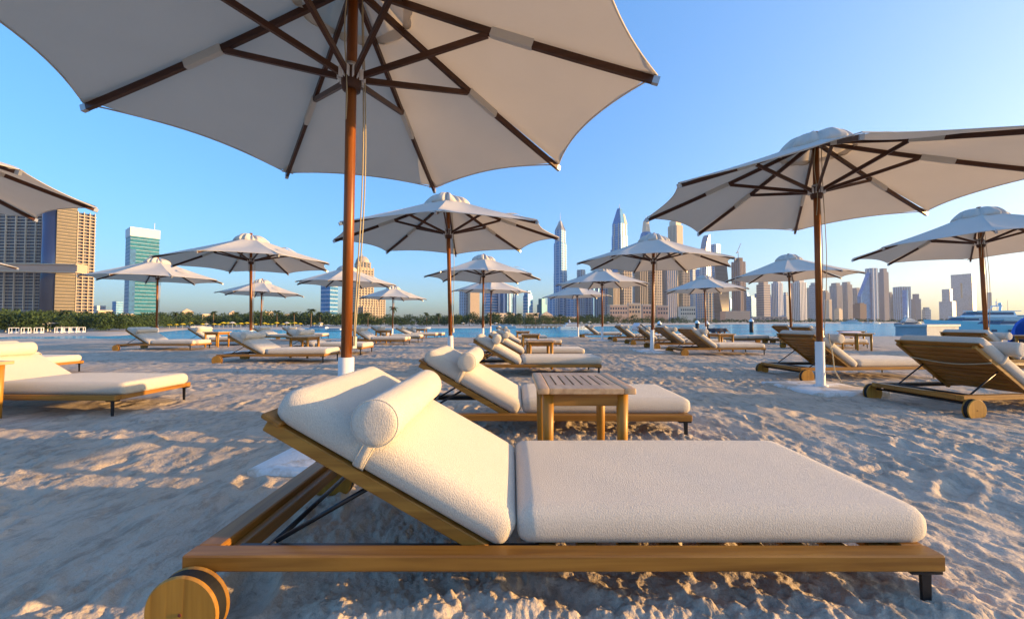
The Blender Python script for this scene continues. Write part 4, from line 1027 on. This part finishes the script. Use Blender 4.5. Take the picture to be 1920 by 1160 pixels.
VL = [(197, 30, 330, 583, 'sandst', 'flat', 'flat roofed sandstone house below the grey block'), (240, 34, 330, 590, 'sandst', 'domes', 'low house with small domes below the teal tower'), (60, 40, 330, 590, 'beige', 'flat', 'long beige house below the gridded apartment slab'),
      (352, 26, 340, 584, 'sandst', 'hip', 'sandstone house with hipped roof among the trees'), (392, 30, 340, 590, 'beige', 'flat', 'wide beige house behind palm tops'), (438, 20, 340, 587, 'sandst', 'hip', 'small hipped house between two umbrella poles'),
      (505, 18, 340, 585, 'beige', 'flat', 'beige house right of the corded umbrella pole'), (541, 15, 350, 590, 'sandst', 'flat', 'small square house beyond the yellow parasols'),
      (940, 60, 420, 588, 'cream', 'flat', 'long cream terrace building on the middle shore'), (998, 28, 300, 588, 'beige', 'flat', 'arcaded beige house above the pier'), (1026, 24, 420, 590, 'sandst', 'hip', 'tent shaped sandstone roof near the pier'),
      (1160, 40, 700, 573, 'rose', 'flat', 'rose coloured hotel block at the foot of the gold towers'), (1190, 26, 720, 570, 'sandst', 'flat', 'sandstone hotel block beside the rose one'), (1216, 26, 740, 572, 'rose', 'flat', 'second rose hotel block under the drum tower'), (1243, 24, 760, 574, 'rose', 'flat', 'narrow rose hotel block with dark windows'),
      (1290, 34, 640, 576, 'cream', 'flat', 'sunlit cream terraced building with yellow bands'), (1447, 70, 900, 594, 'rose', 'flat', 'long low rose wall like block on the marina'), (1060, 60, 430, 595, 'beige', 'flat', 'low beige building behind the white yacht')]
for (pc, pw, d, yt, mt, rf, lb) in VL: villa(pc, pw, d, yt, mt, lb, rf, 7 if pw > 30 else 4, 2)

# trees ----------------------------------------------------------------
def leafmat(name, c1, c2):
    m, nt, b = newmat(name); b.inputs['Roughness'].default_value = .7; b.inputs['Specular IOR Level'].default_value = .2
    g = nt.nodes.new('ShaderNodeNewGeometry'); cr = nt.nodes.new('ShaderNodeValToRGB'); cr.color_ramp.elements[0].color = (*c1, 1); cr.color_ramp.elements[1].color = (*c2, 1)
    nt.links.new(g.outputs['Random Per Island'], cr.inputs[0]); nt.links.new(cr.outputs[0], b.inputs['Base Color']); return m
LEAF = leafmat('tree_leaves', (.016, .036, .014), (.065, .105, .034)); PALM = leafmat('palm_fronds', (.025, .045, .018), (.08, .11, .04))
TRUNK = plain('trunk_bark', (.16, .11, .07), .9)
def tree_belt():
    rng = np.random.RandomState(3); C = []; S = []
    def clump(c, r, h, n, k=1.0):
        th = rng.uniform(0, 2 * np.pi, n); u = rng.uniform(-.4, 1, n); q = np.sqrt(1 - np.clip(u, -1, 1) ** 2); rr = rng.uniform(.55, 1.04, n) + .16 * np.sin(3 * th + c[0]) * q
        C.append(np.stack([c[0] + r * rr * q * np.cos(th), c[1] + r * rr * q * np.sin(th), c[2] + h * rr * u], 1)); S.append(r * rng.uniform(.07, .17, n) * k)
    for px in np.arange(-260, 1345, 3.6):
        d0 = shore_d(px) + 20
        for row in range(3):
            if rng.rand() < .25: continue
            d = d0 + row * 14 + rng.uniform(-5, 5) + (14 if px > 350 else 0); p = at(px + rng.uniform(-3, 3), d)
            yt = np.interp(px, [-200, 60, 200, 320, 480, 620, 800, 900, 1000, 1150, 1300, 1345], [587, 590, 592, 591, 591, 590, 596, 592, 595, 595, 598, 601]) + rng.uniform(-3, 5) - row * 1.0
            ztop = CAMZ + (HOR - yt) / FPX * d; h = max(ztop - LANDZ, 1.5) * rng.choice([.5, .75, .95, 1.1, 1.18])
            r = max(1.0, h * rng.uniform(.30, .50)); n = int(70 + 14000 / max(d, 60))
            clump((p.x, p.y, LANDZ + h * .62), r, h * .40, n)
            for q in range(2): clump((p.x + rng.uniform(-r, r), p.y + rng.uniform(-1, 1), LANDZ + h * rng.uniform(.35, .8)), r * .55, h * .24, n // 3, 1.4)
            clump((p.x + rng.uniform(-1, 1), p.y, LANDZ + h * .25), r * 1.05, h * .28, n // 2)
    for px in np.arange(1340, 2100, 4.0):
        d = shore_d(px) + 30 + rng.uniform(0, 30); p = at(px, d); h = rng.uniform(2, 5.0) * d / 450
        clump((p.x, p.y, LANDZ + h * .5), h * .8, h * .5, 40, 1.6)
    P = np.concatenate(C); S_ = np.concatenate(S)[:, None]; n = len(P)
    A = rng.normal(size=(n, 3)); A /= np.linalg.norm(A, axis=1)[:, None]; T = rng.normal(size=(n, 3)); B = np.cross(A, T); B /= np.linalg.norm(B, axis=1)[:, None]; E = np.cross(A, B)
    co = np.stack([P + B * S_, P + E * S_ * .6, P - B * S_, P - E * S_ * .6], 1).reshape(-1, 3)
    me = bpy.data.meshes.new('tree_belt'); me.vertices.add(4 * n); me.vertices.foreach_set('co', co.ravel().astype(np.float32))
    me.loops.add(4 * n); me.loops.foreach_set('vertex_index', np.arange(4 * n, dtype=np.int32)); me.polygons.add(n); me.polygons.foreach_set('loop_start', np.arange(0, 4 * n, 4, dtype=np.int32)); me.update(); me.validate()
    me.materials.append(LEAF); o = bpy.data.objects.new('tree_belt', me); col.objects.link(o)
    o['kind'] = 'stuff'; tag(o, 'belt of dark green trees along the far shore', 'trees'); print('leaves', n)
tree_belt()
def make_palm(seed):
    rng = random.Random(seed); t = thing('palm_tree', 'x', 'palm tree'); H = 7.0
    MB().tube([(0, 0, -.3), (.10, 0, H * .35), (.16, .05, H * .7), (.2, .05, H)], [.24, .18, .16, .2], 8).build('trunk', TRUNK, t)
    m = MB()
    for k in range(30):
        a = rng.uniform(0, 6.28); e = rng.uniform(-.5, 1.2); L = rng.uniform(1.7, 2.5); pts = []
        for q in range(6):
            f = q / 5; r = L * f * math.cos(e * (1 - .6 * f)) ; z = L * (math.sin(e) * f - .75 * f * f); pts.append(Vector((.2 + r * math.cos(a), .05 + r * math.sin(a), H + z)))
        s = Vector((-math.sin(a), math.cos(a), 0)); vs = []
        for q, p in enumerate(pts): w_ = .34 * math.sin(math.pi * (.12 + .80 * q / 5)); vs += [p + s * w_ - Vector((0, 0, w_ * .5)), p, p - s * w_ - Vector((0, 0, w_ * .5))]
        m.add(vs, [(3 * q, 3 * q + 1, 3 * q + 4, 3 * q + 3) for q in range(5)] + [(3 * q + 1, 3 * q + 2, 3 * q + 5, 3 * q + 4) for q in range(5)])
    m.build('crown', PALM, t); return t
palms = [make_palm(1), make_palm(2), make_palm(3)]
PX = [(10, 100, 588), (55, 104, 590), (128, 108, 586), (160, 112, 588), (205, 116, 588), (330, 168, 588), (356, 172, 588), (400, 172, 587), (441, 175, 588), (520, 176, 586), (552, 176, 588), (583, 178, 583), (600, 180, 588), (664, 190, 588), (690, 190, 590), (737, 400, 574), (800, 205, 589), (823, 205, 590), (880, 210, 592),
      (955, 214, 588), (975, 214, 590), (1004, 216, 590), (1050, 240, 592), (1085, 270, 594), (1126, 290, 592), (1185, 320, 594), (1260, 380, 597)]
pu = set()
for i, (px, d, yt) in enumerate(PX):
    pr = palms[i % 3]; o = pr if i < 3 else copy_tree(pr); p = at(px, d, yt); s = (p.z - LANDZ) / 7.8 * (1.18 if px != 737 else 1); o.location = (p.x, p.y, LANDZ); o.scale = (s, s, s); o.rotation_euler = (0, 0, i * 1.7)
    tag(o, 'tall lone palm standing above the tree line beside the domed hotel' if px == 737 else 'palm tree rising from the tree belt on the far shore', 'palm tree', 'palms along the far shore')

# far beach: parasols, cabanas ----------------------------------------
YEL = make_canopy_mat('yellow_canvas', (.75, .55, .04), (.6, .4, .03), .2)
def make_parasol(mat):
    t = thing('beach_parasol', 'x', 'parasol'); MB().lathe([(0, 2.5), (.5, 2.38), (1.0, 2.12), (1.25, 1.92)], 8, None, False).build('canopy', mat, t)
    MB().tube([(0, 0, -.2), (0, 0, 2.55)], .05, 6).build('pole', WHITE, t); return t
py, pw_ = make_parasol(YEL), make_parasol(CANVAS); uy = set()
rp = random.Random(4)
for i, px in enumerate([318, 331, 343, 357, 380, 402, 411, 419, 428, 443, 452, 463, 479, 496, 503, 511, 519, 531, 545, 553, 563, 590, 602]):
    o = take(py); d = shore_d(px) + 14 + rp.uniform(-4, 10); p = at(px, d); s = rp.uniform(.62, .95); o.location = (p.x, p.y, -1.80); o.scale = (s, s, s)
    tag(o, 'small yellow parasol on the far beach', 'parasol', 'yellow parasols on the far beach')
for i, px in enumerate([387, 436, 538, 602, 868, 930, 1090, 1105, 1140, 1155]):
    o = take(pw_); d = shore_d(px) + 16 + rp.uniform(-4, 8); p = at(px, d); s = rp.uniform(.7, 1.1); o.location = (p.x, p.y, -1.80); o.scale = (s, s, s)
    tag(o, 'small white parasol on the far beach', 'parasol', 'white parasols on the far beach')
def make_cabana():
    t = thing('cabana', 'x', 'cabana'); a, h = .75, 1.55
    for x in (-a, a):
        for y in (-a, a): MB().box(x - .07, x + .07, y - .07, y + .07, -.2, h).build('post', WHITE, t)
    for (x0, x1, y0, y1) in ((-a, a, -a - .06, -a + .06), (-a, a, a - .06, a + .06), (-a - .06, -a + .06, -a + .07, a - .07), (a - .06, a + .06, -a + .07, a - .07)): MB().box(x0, x1, y0, y1, h + .002, h + .14).build('beam', WHITE, t)
    MB().box(-a + .1, a - .1, -.4, a - .1, .05, .40).build('day_bed', TOWEL, t); return t
cb = make_cabana()
for px in (27, 50, 74, 112, 126, 140, 153):
    o = take(cb); d = shore_d(px) + 12.5; p = at(px, d); o.location = (p.x, p.y, -1.80); o.rotation_euler = (0, 0, R(28)); o.scale = (.7, .7, .72)
    tag(o, 'white open cabana frame in the row on the far beach', 'cabana', 'white cabanas on the far beach')
for px, w_, yt, lb in ((30, 20, 610, 'low white pavilion left of the taller one'), (106, 18, 606.5, 'taller white flat roofed pavilion behind the cabanas'), (72, 12, 609, 'small white pavilion among the shrubs')):
    d = shore_d(px) + 19; p = at(px, d, yt); t = thing('pavilion', lb, 'pavilion', (p.x, p.y, LANDZ), R(30)); a = w_ / FPX * d / 2; h = p.z - LANDZ
    for x in (-a, a):
        for y in (-a * .6, a * .6): MB().box(x - .08, x + .08, y - .08, y + .08, 0, h).build('post', WHITE, t)
    MB().box(-a - .2, a + .2, -a * .6 - .2, a * .6 + .2, h + .002, h + .25).build('roof', WHITE, t)

# boats ------------------------------------------------------------------
HULLW = plain('boat_white', (.72, .73, .74), .25, 0, .5); HULLB = plain('boat_navy', (.02, .06, .13), .25, 0, .5); HULLT = plain('boat_pale_teal', (.42, .60, .64), .25, 0, .5); BWIN = plain('boat_windows', (.015, .04, .09), .1, 0, .6)
BLUEW = plain('boat_blue_canvas', (.03, .16, .42), .4)
def yacht(name, label, px, d, L, heading, hull, decks=2, bh=1.0, mast=True, canvas=False, cat='boat', z=None):
    p = at(px, d); t = thing(name, label, cat, (p.x, p.y, WATERZ), heading, 'boats on the bay'); B = L * .13; fb = L * .085 * bh
    vs, fs = [], []; NS, NR = 14, 5
    for i in range(NS + 1):
        f = i / NS; x = -L / 2 + L * f; b = B * (1 - max(0, (f - .45) / .55) ** 2.2) * (.92 + .08 * min(1, f * 4)); sh = fb * (1 + .55 * max(0, f - .3) ** 1.5)
        for j in range(NR + 1):
            q = j / NR; ww = b * (.55 + .45 * q ** .6); zz = -.3 * fb + (sh + .3 * fb) * q; xo = x + (q - 1) * .05 * L * f
            vs.append((xo, -ww, zz))
        for j in range(NR, -1, -1):
            v = vs[len(vs) - 1 - 2 * (NR - j)]; vs.append((v[0], -v[1], v[2]))
    K = 2 * (NR + 1)
    for i in range(NS):
        for j in range(K - 1): a = i * K + j; fs.append((a, a + K, a + K + 1, a + 1))
    fs += [tuple(range(K))[::-1]]
    MB().add(vs, fs, False).build('hull', hull, t)
    m = MB()
    for s in (-1, 1):
        for i in range(5):
            f = .35 + .1 * i; x = -L / 2 + L * f; b = B * (1 - max(0, (f - .45) / .55) ** 2.2)
            m.box(x - L * .018, x + L * .018, s * (b * .965) - .05, s * (b * .965) + .05, fb * .55, fb * .72)
    m.build('portholes', BWIN, t, 'stuff')
    z0 = fb * 1.02; x0, x1, bb = -L * .36, L * .22, B * .78
    for k in range(decks):
        h = L * .052; rk = L * .06
        m = MB(); m.add([(x0, -bb, z0), (x1, -bb * .9, z0), (x1, bb * .9, z0), (x0, bb, z0), (x0 + rk * .3, -bb * .9, z0 + h), (x1 - rk, -bb * .8, z0 + h), (x1 - rk, bb * .8, z0 + h), (x0 + rk * .3, bb * .9, z0 + h)],
              [(3, 2, 1, 0), (4, 5, 6, 7), (0, 1, 5, 4), (1, 2, 6, 5), (2, 3, 7, 6), (3, 0, 4, 7)]); c = m.build('deckhouse', HULLW, t)
        m = MB(); e = .06; m.add([(x0 + rk * .5, -bb * .97 - e, z0 + h * .35), (x1 - rk * .25, -bb * .88 - e, z0 + h * .35), (x1 - rk * .25 + e, bb * .88 + e, z0 + h * .35), (x0 + rk * .5, bb * .97 + e, z0 + h * .35),
              (x0 + rk * .5, -bb * .93 - e, z0 + h * .8), (x1 - rk * .7, -bb * .82 - e, z0 + h * .8), (x1 - rk * .7 + e, bb * .82 + e, z0 + h * .8), (x0 + rk * .5, bb * .93 + e, z0 + h * .8)], [(0, 1, 5, 4), (1, 2, 6, 5), (2, 3, 7, 6), (3, 0, 4, 7)]); m.build('window_band', BWIN, c)
        m = MB(); m.box(x0 - L * .04, x1 - rk * .6, -bb * .95, bb * .95, z0 + h + .003, z0 + h + L * .008); m.build('deck_edge', BLUEW if canvas and k == decks - 1 else HULLW, c)
        z0 += h + L * .0085; x0 += L * .06; x1 -= L * .13; bb *= .85
    if mast:
        m = MB(); xm = (x0 + x1) / 2; m.bar((xm - L * .03, -bb * .8, z0), (xm - L * .05, -bb * .6, z0 + L * .05), L * .02, L * .012); m.bar((xm - L * .03, bb * .8, z0), (xm - L * .05, bb * .6, z0 + L * .05), L * .02, L * .012)
        m.bar((xm - L * .05, -bb * .7, z0 + L * .05), (xm - L * .05, bb * .7, z0 + L * .05), L * .02, L * .012); m.tube([(xm - L * .05, 0, z0 + L * .05), (xm - L * .05, 0, z0 + L * .10)], L * .004, 6); m.build('radar_arch', HULLW, t)
        MB().lathe([(0, L * .03), (L * .014, L * .022), (L * .016, L * .01), (L * .01, 0)], 12, Matrix.Translation((xm - L * .05, bb * .5, z0 + L * .056))).build('radar_dome', HULLW, t)
    return t
yacht('motor_yacht', 'white motor yacht with blue canvas moored by the pier', 1079, 146, 11.5, R(8), HULLW, 2, 1.1, canvas=True)
yacht('speedboat', 'white and blue speedboat off the far beach', 594, 128, 9.5, R(174), HULLW, 1, .9, mast=True, canvas=True)
yacht('speedboat', 'small white boat with canopy near the yellow parasols', 470, 130, 5.0, R(10), HULLW, 1, .9, False)
yacht('speedboat', 'low white boat moored beside the blue speedboat', 625, 120, 7.5, R(170), HULLW, 1, .7, False)
yacht('speedboat', 'white boat behind the small tables of the left rows', 792, 165, 7.0, R(5), HULLW, 1, .8, False, canvas=True)
yacht('ferry_boat', 'boxy white ferry lying at the pier head', 943, 172, 11, R(176), HULLW, 1, 1.0, False)
yacht('motor_yacht', 'dark blue low boat seen over the steep loungers', 1515, 190, 9, R(10), HULLB, 1, .7, False)
yacht('motor_yacht', 'white two deck yacht in the marina row with pointed silhouette', 1594, 470, 21, R(172), HULLW, 2, 1.1)
yacht('motor_yacht', 'small white yacht between two larger marina yachts', 1624, 480, 10, R(186), HULLW, 2, 1.2)
yacht('motor_yacht', 'white yacht with open stern in the marina row', 1643, 480, 12, R(8), HULLW, 2, 1.1)
yacht('motor_yacht', 'dark hulled three deck yacht, largest of the far marina', 1708, 400, 24, R(4), HULLB, 3, 1.1)
yacht('motor_yacht', 'navy boat at the stern of the dark three deck yacht', 1686, 380, 9, R(4), HULLB, 1, 1.3)
yacht('motor_yacht', 'large pale yacht with long bow and blue windows', 1830, 118, 27, R(172), HULLT, 2, 1.15)
yacht('motor_yacht', 'pale teal yacht with dark portholes, largest hull by the beach', 1905, 74, 22, R(174), HULLT, 1, 1.1)
for px, d, yt, lb in ((1870, 420, 560, 'sailboat with the lower of two bare masts'), (1890, 400, 562, 'sailboat with bare mast by the white marina house')):
    t = yacht('sailboat', lb, px, d, 12, R(160), HULLW, 1, .9, False); zt = CAMZ + (HOR - yt) / FPX * d - WATERZ
    MB().tube([(0, 0, .5), (0, 0, zt)], [.16, .10], 6).build('mast', W_['conc'], t); MB().tube([(0, 0, 2.6), (-4.5, 0, 2.7)], .10, 6).build('boom', W_['conc'], t)
# jetty, marina house, pier, piles, quay block
def pier(name, label, pa, pb, zdeck, w_, n, mat, rail=False):
    a, b = Vector(pa), Vector(pb); t = thing(name, label, 'pier', (a.x, a.y, 0)); v = b - a; m = MB(); m.bar((0, 0, zdeck), (v.x, v.y, zdeck), w_, .25); m.build('deck', mat, t)
    s = Vector((-v.y, v.x, 0)).normalized() * w_ * .42
    for i in range(n):
        for sg in (-1, 1):
            q = v * (i + .5) / n + s * sg; MB().tube([(q.x, q.y, -3.4), (q.x, q.y, zdeck - .126)], .16, 8).build('post', TRUNK, t)
    for sg in (-1, 1):
        m = MB(); m.bar(tuple(s * sg * 1.1 + Vector((0, 0, zdeck + .9))), tuple(v + s * sg * 1.1 + Vector((0, 0, zdeck + .9))), .08, .08)
        for i in range(n + 1):
            q = v * i / n + s * sg * 1.1; m.box(q.x - .04, q.x + .04, q.y - .04, q.y + .04, zdeck + .126, zdeck + .86)
        m.build('handrail', TRUNK, t)
pier('pier', 'long timber pier on posts beside the white motor yacht', at(982, 172), at(1062, 165), -1.25, 2.2, 10, TTOP)
pier('jetty', 'dark marina jetty on piles behind the largest yachts', at(1850, 240), at(1990, 190), -.6, 4, 9, BLACK)
p = at(1916, 215); t = thing('marina_house', 'small white flat roofed house on the marina jetty', 'building', (p.x, p.y, -.45), R(-20))
MB().box(-6, 6, -2, 2, 0, 4.0).build('wall', W_['ltblue'], t); MB().box(-7, 7, -3, 3, 4.003, 4.5).build('roof', W_['white'], t)
for i in range(4): MB().box(-5 + i * 2.8, -3.2 + i * 2.8, -2.06, -1.9, 1.2, 3.0).build('window', WIN, t)
PILE = plain('pile_black', (.02, .022, .025), .6)
for i, (px, d, yt, lb) in enumerate(((1236, 62, 601.5, 'dark mooring pile with white cone, shortest showing behind the draped towel'), (1307, 84, 600, 'dark mooring pile with white cone behind the steep lounger backs'), (1325, 90, 601.5, 'dark mooring pile with white cone hidden by an umbrella pole'), (1408.5, 110, 597, 'tall dark mooring pile with white cone standing in open water'))):
    p = at(px, d, yt); t = thing('mooring_pile', lb, 'pile', (p.x, p.y, WATERZ), 0, 'mooring piles in the bay'); r = 3.4 / FPX * d; h = p.z - WATERZ
    MB().tube([(0, 0, -1), (0, 0, h - r * 1.7)], r, 14).build('shaft', PILE, t); MB().lathe([(r * 1.22, h - r * 1.7), (r * 1.22, h - r * 1.2), (r * .5, h - r * .2), (0, h)], 14).build('cone_cap', HULLW, t)
p = at(1737, 46); t = thing('quay_block', 'grey concrete quay block with one sunlit side, before the yachts', 'quay', (p.x, p.y, WATERZ), 0)
zt = CAMZ - 6.5 / FPX * 46 - WATERZ
c0 = (0, 0); l0 = at(1678, 49) - p; r0 = at(1797, 51) - p; bk = l0 + r0
CONC = plain('quay_concrete', (.34, .36, .37), .85, var=.25, scale=.8)
MB().prism([(0, 0), (r0.x, r0.y), (bk.x, bk.y), (l0.x, l0.y)], -1.2, zt - .25).build('block', CONC, t)
MB().prism([(-.1, -.15), (r0.x + .15, r0.y - .1), (bk.x, bk.y + .1), (l0.x - .15, l0.y)], zt - .247, zt).build('capping', plain('quay_cap', (.45, .45, .44), .8, var=.15, scale=1), t)

# ------------------------------------------------------------------ haze
HZ = bpy.data.materials.new('haze'); HZ.use_nodes = True; nt = HZ.node_tree; nt.nodes.clear()
ho = nt.nodes.new('ShaderNodeOutputMaterial'); pv = nt.nodes.new('ShaderNodeVolumePrincipled'); pv.inputs['Density'].default_value = HAZE; pv.inputs['Color'].default_value = (.72, .82, .98, 1); pv.inputs['Anisotropy'].default_value = .25
nt.links.new(pv.outputs[0], ho.inputs['Volume'])
hz = MB().box(-5200, 5200, -1000, 4200, -4.4, 345).build('haze', HZ); hz['kind'] = 'stuff'
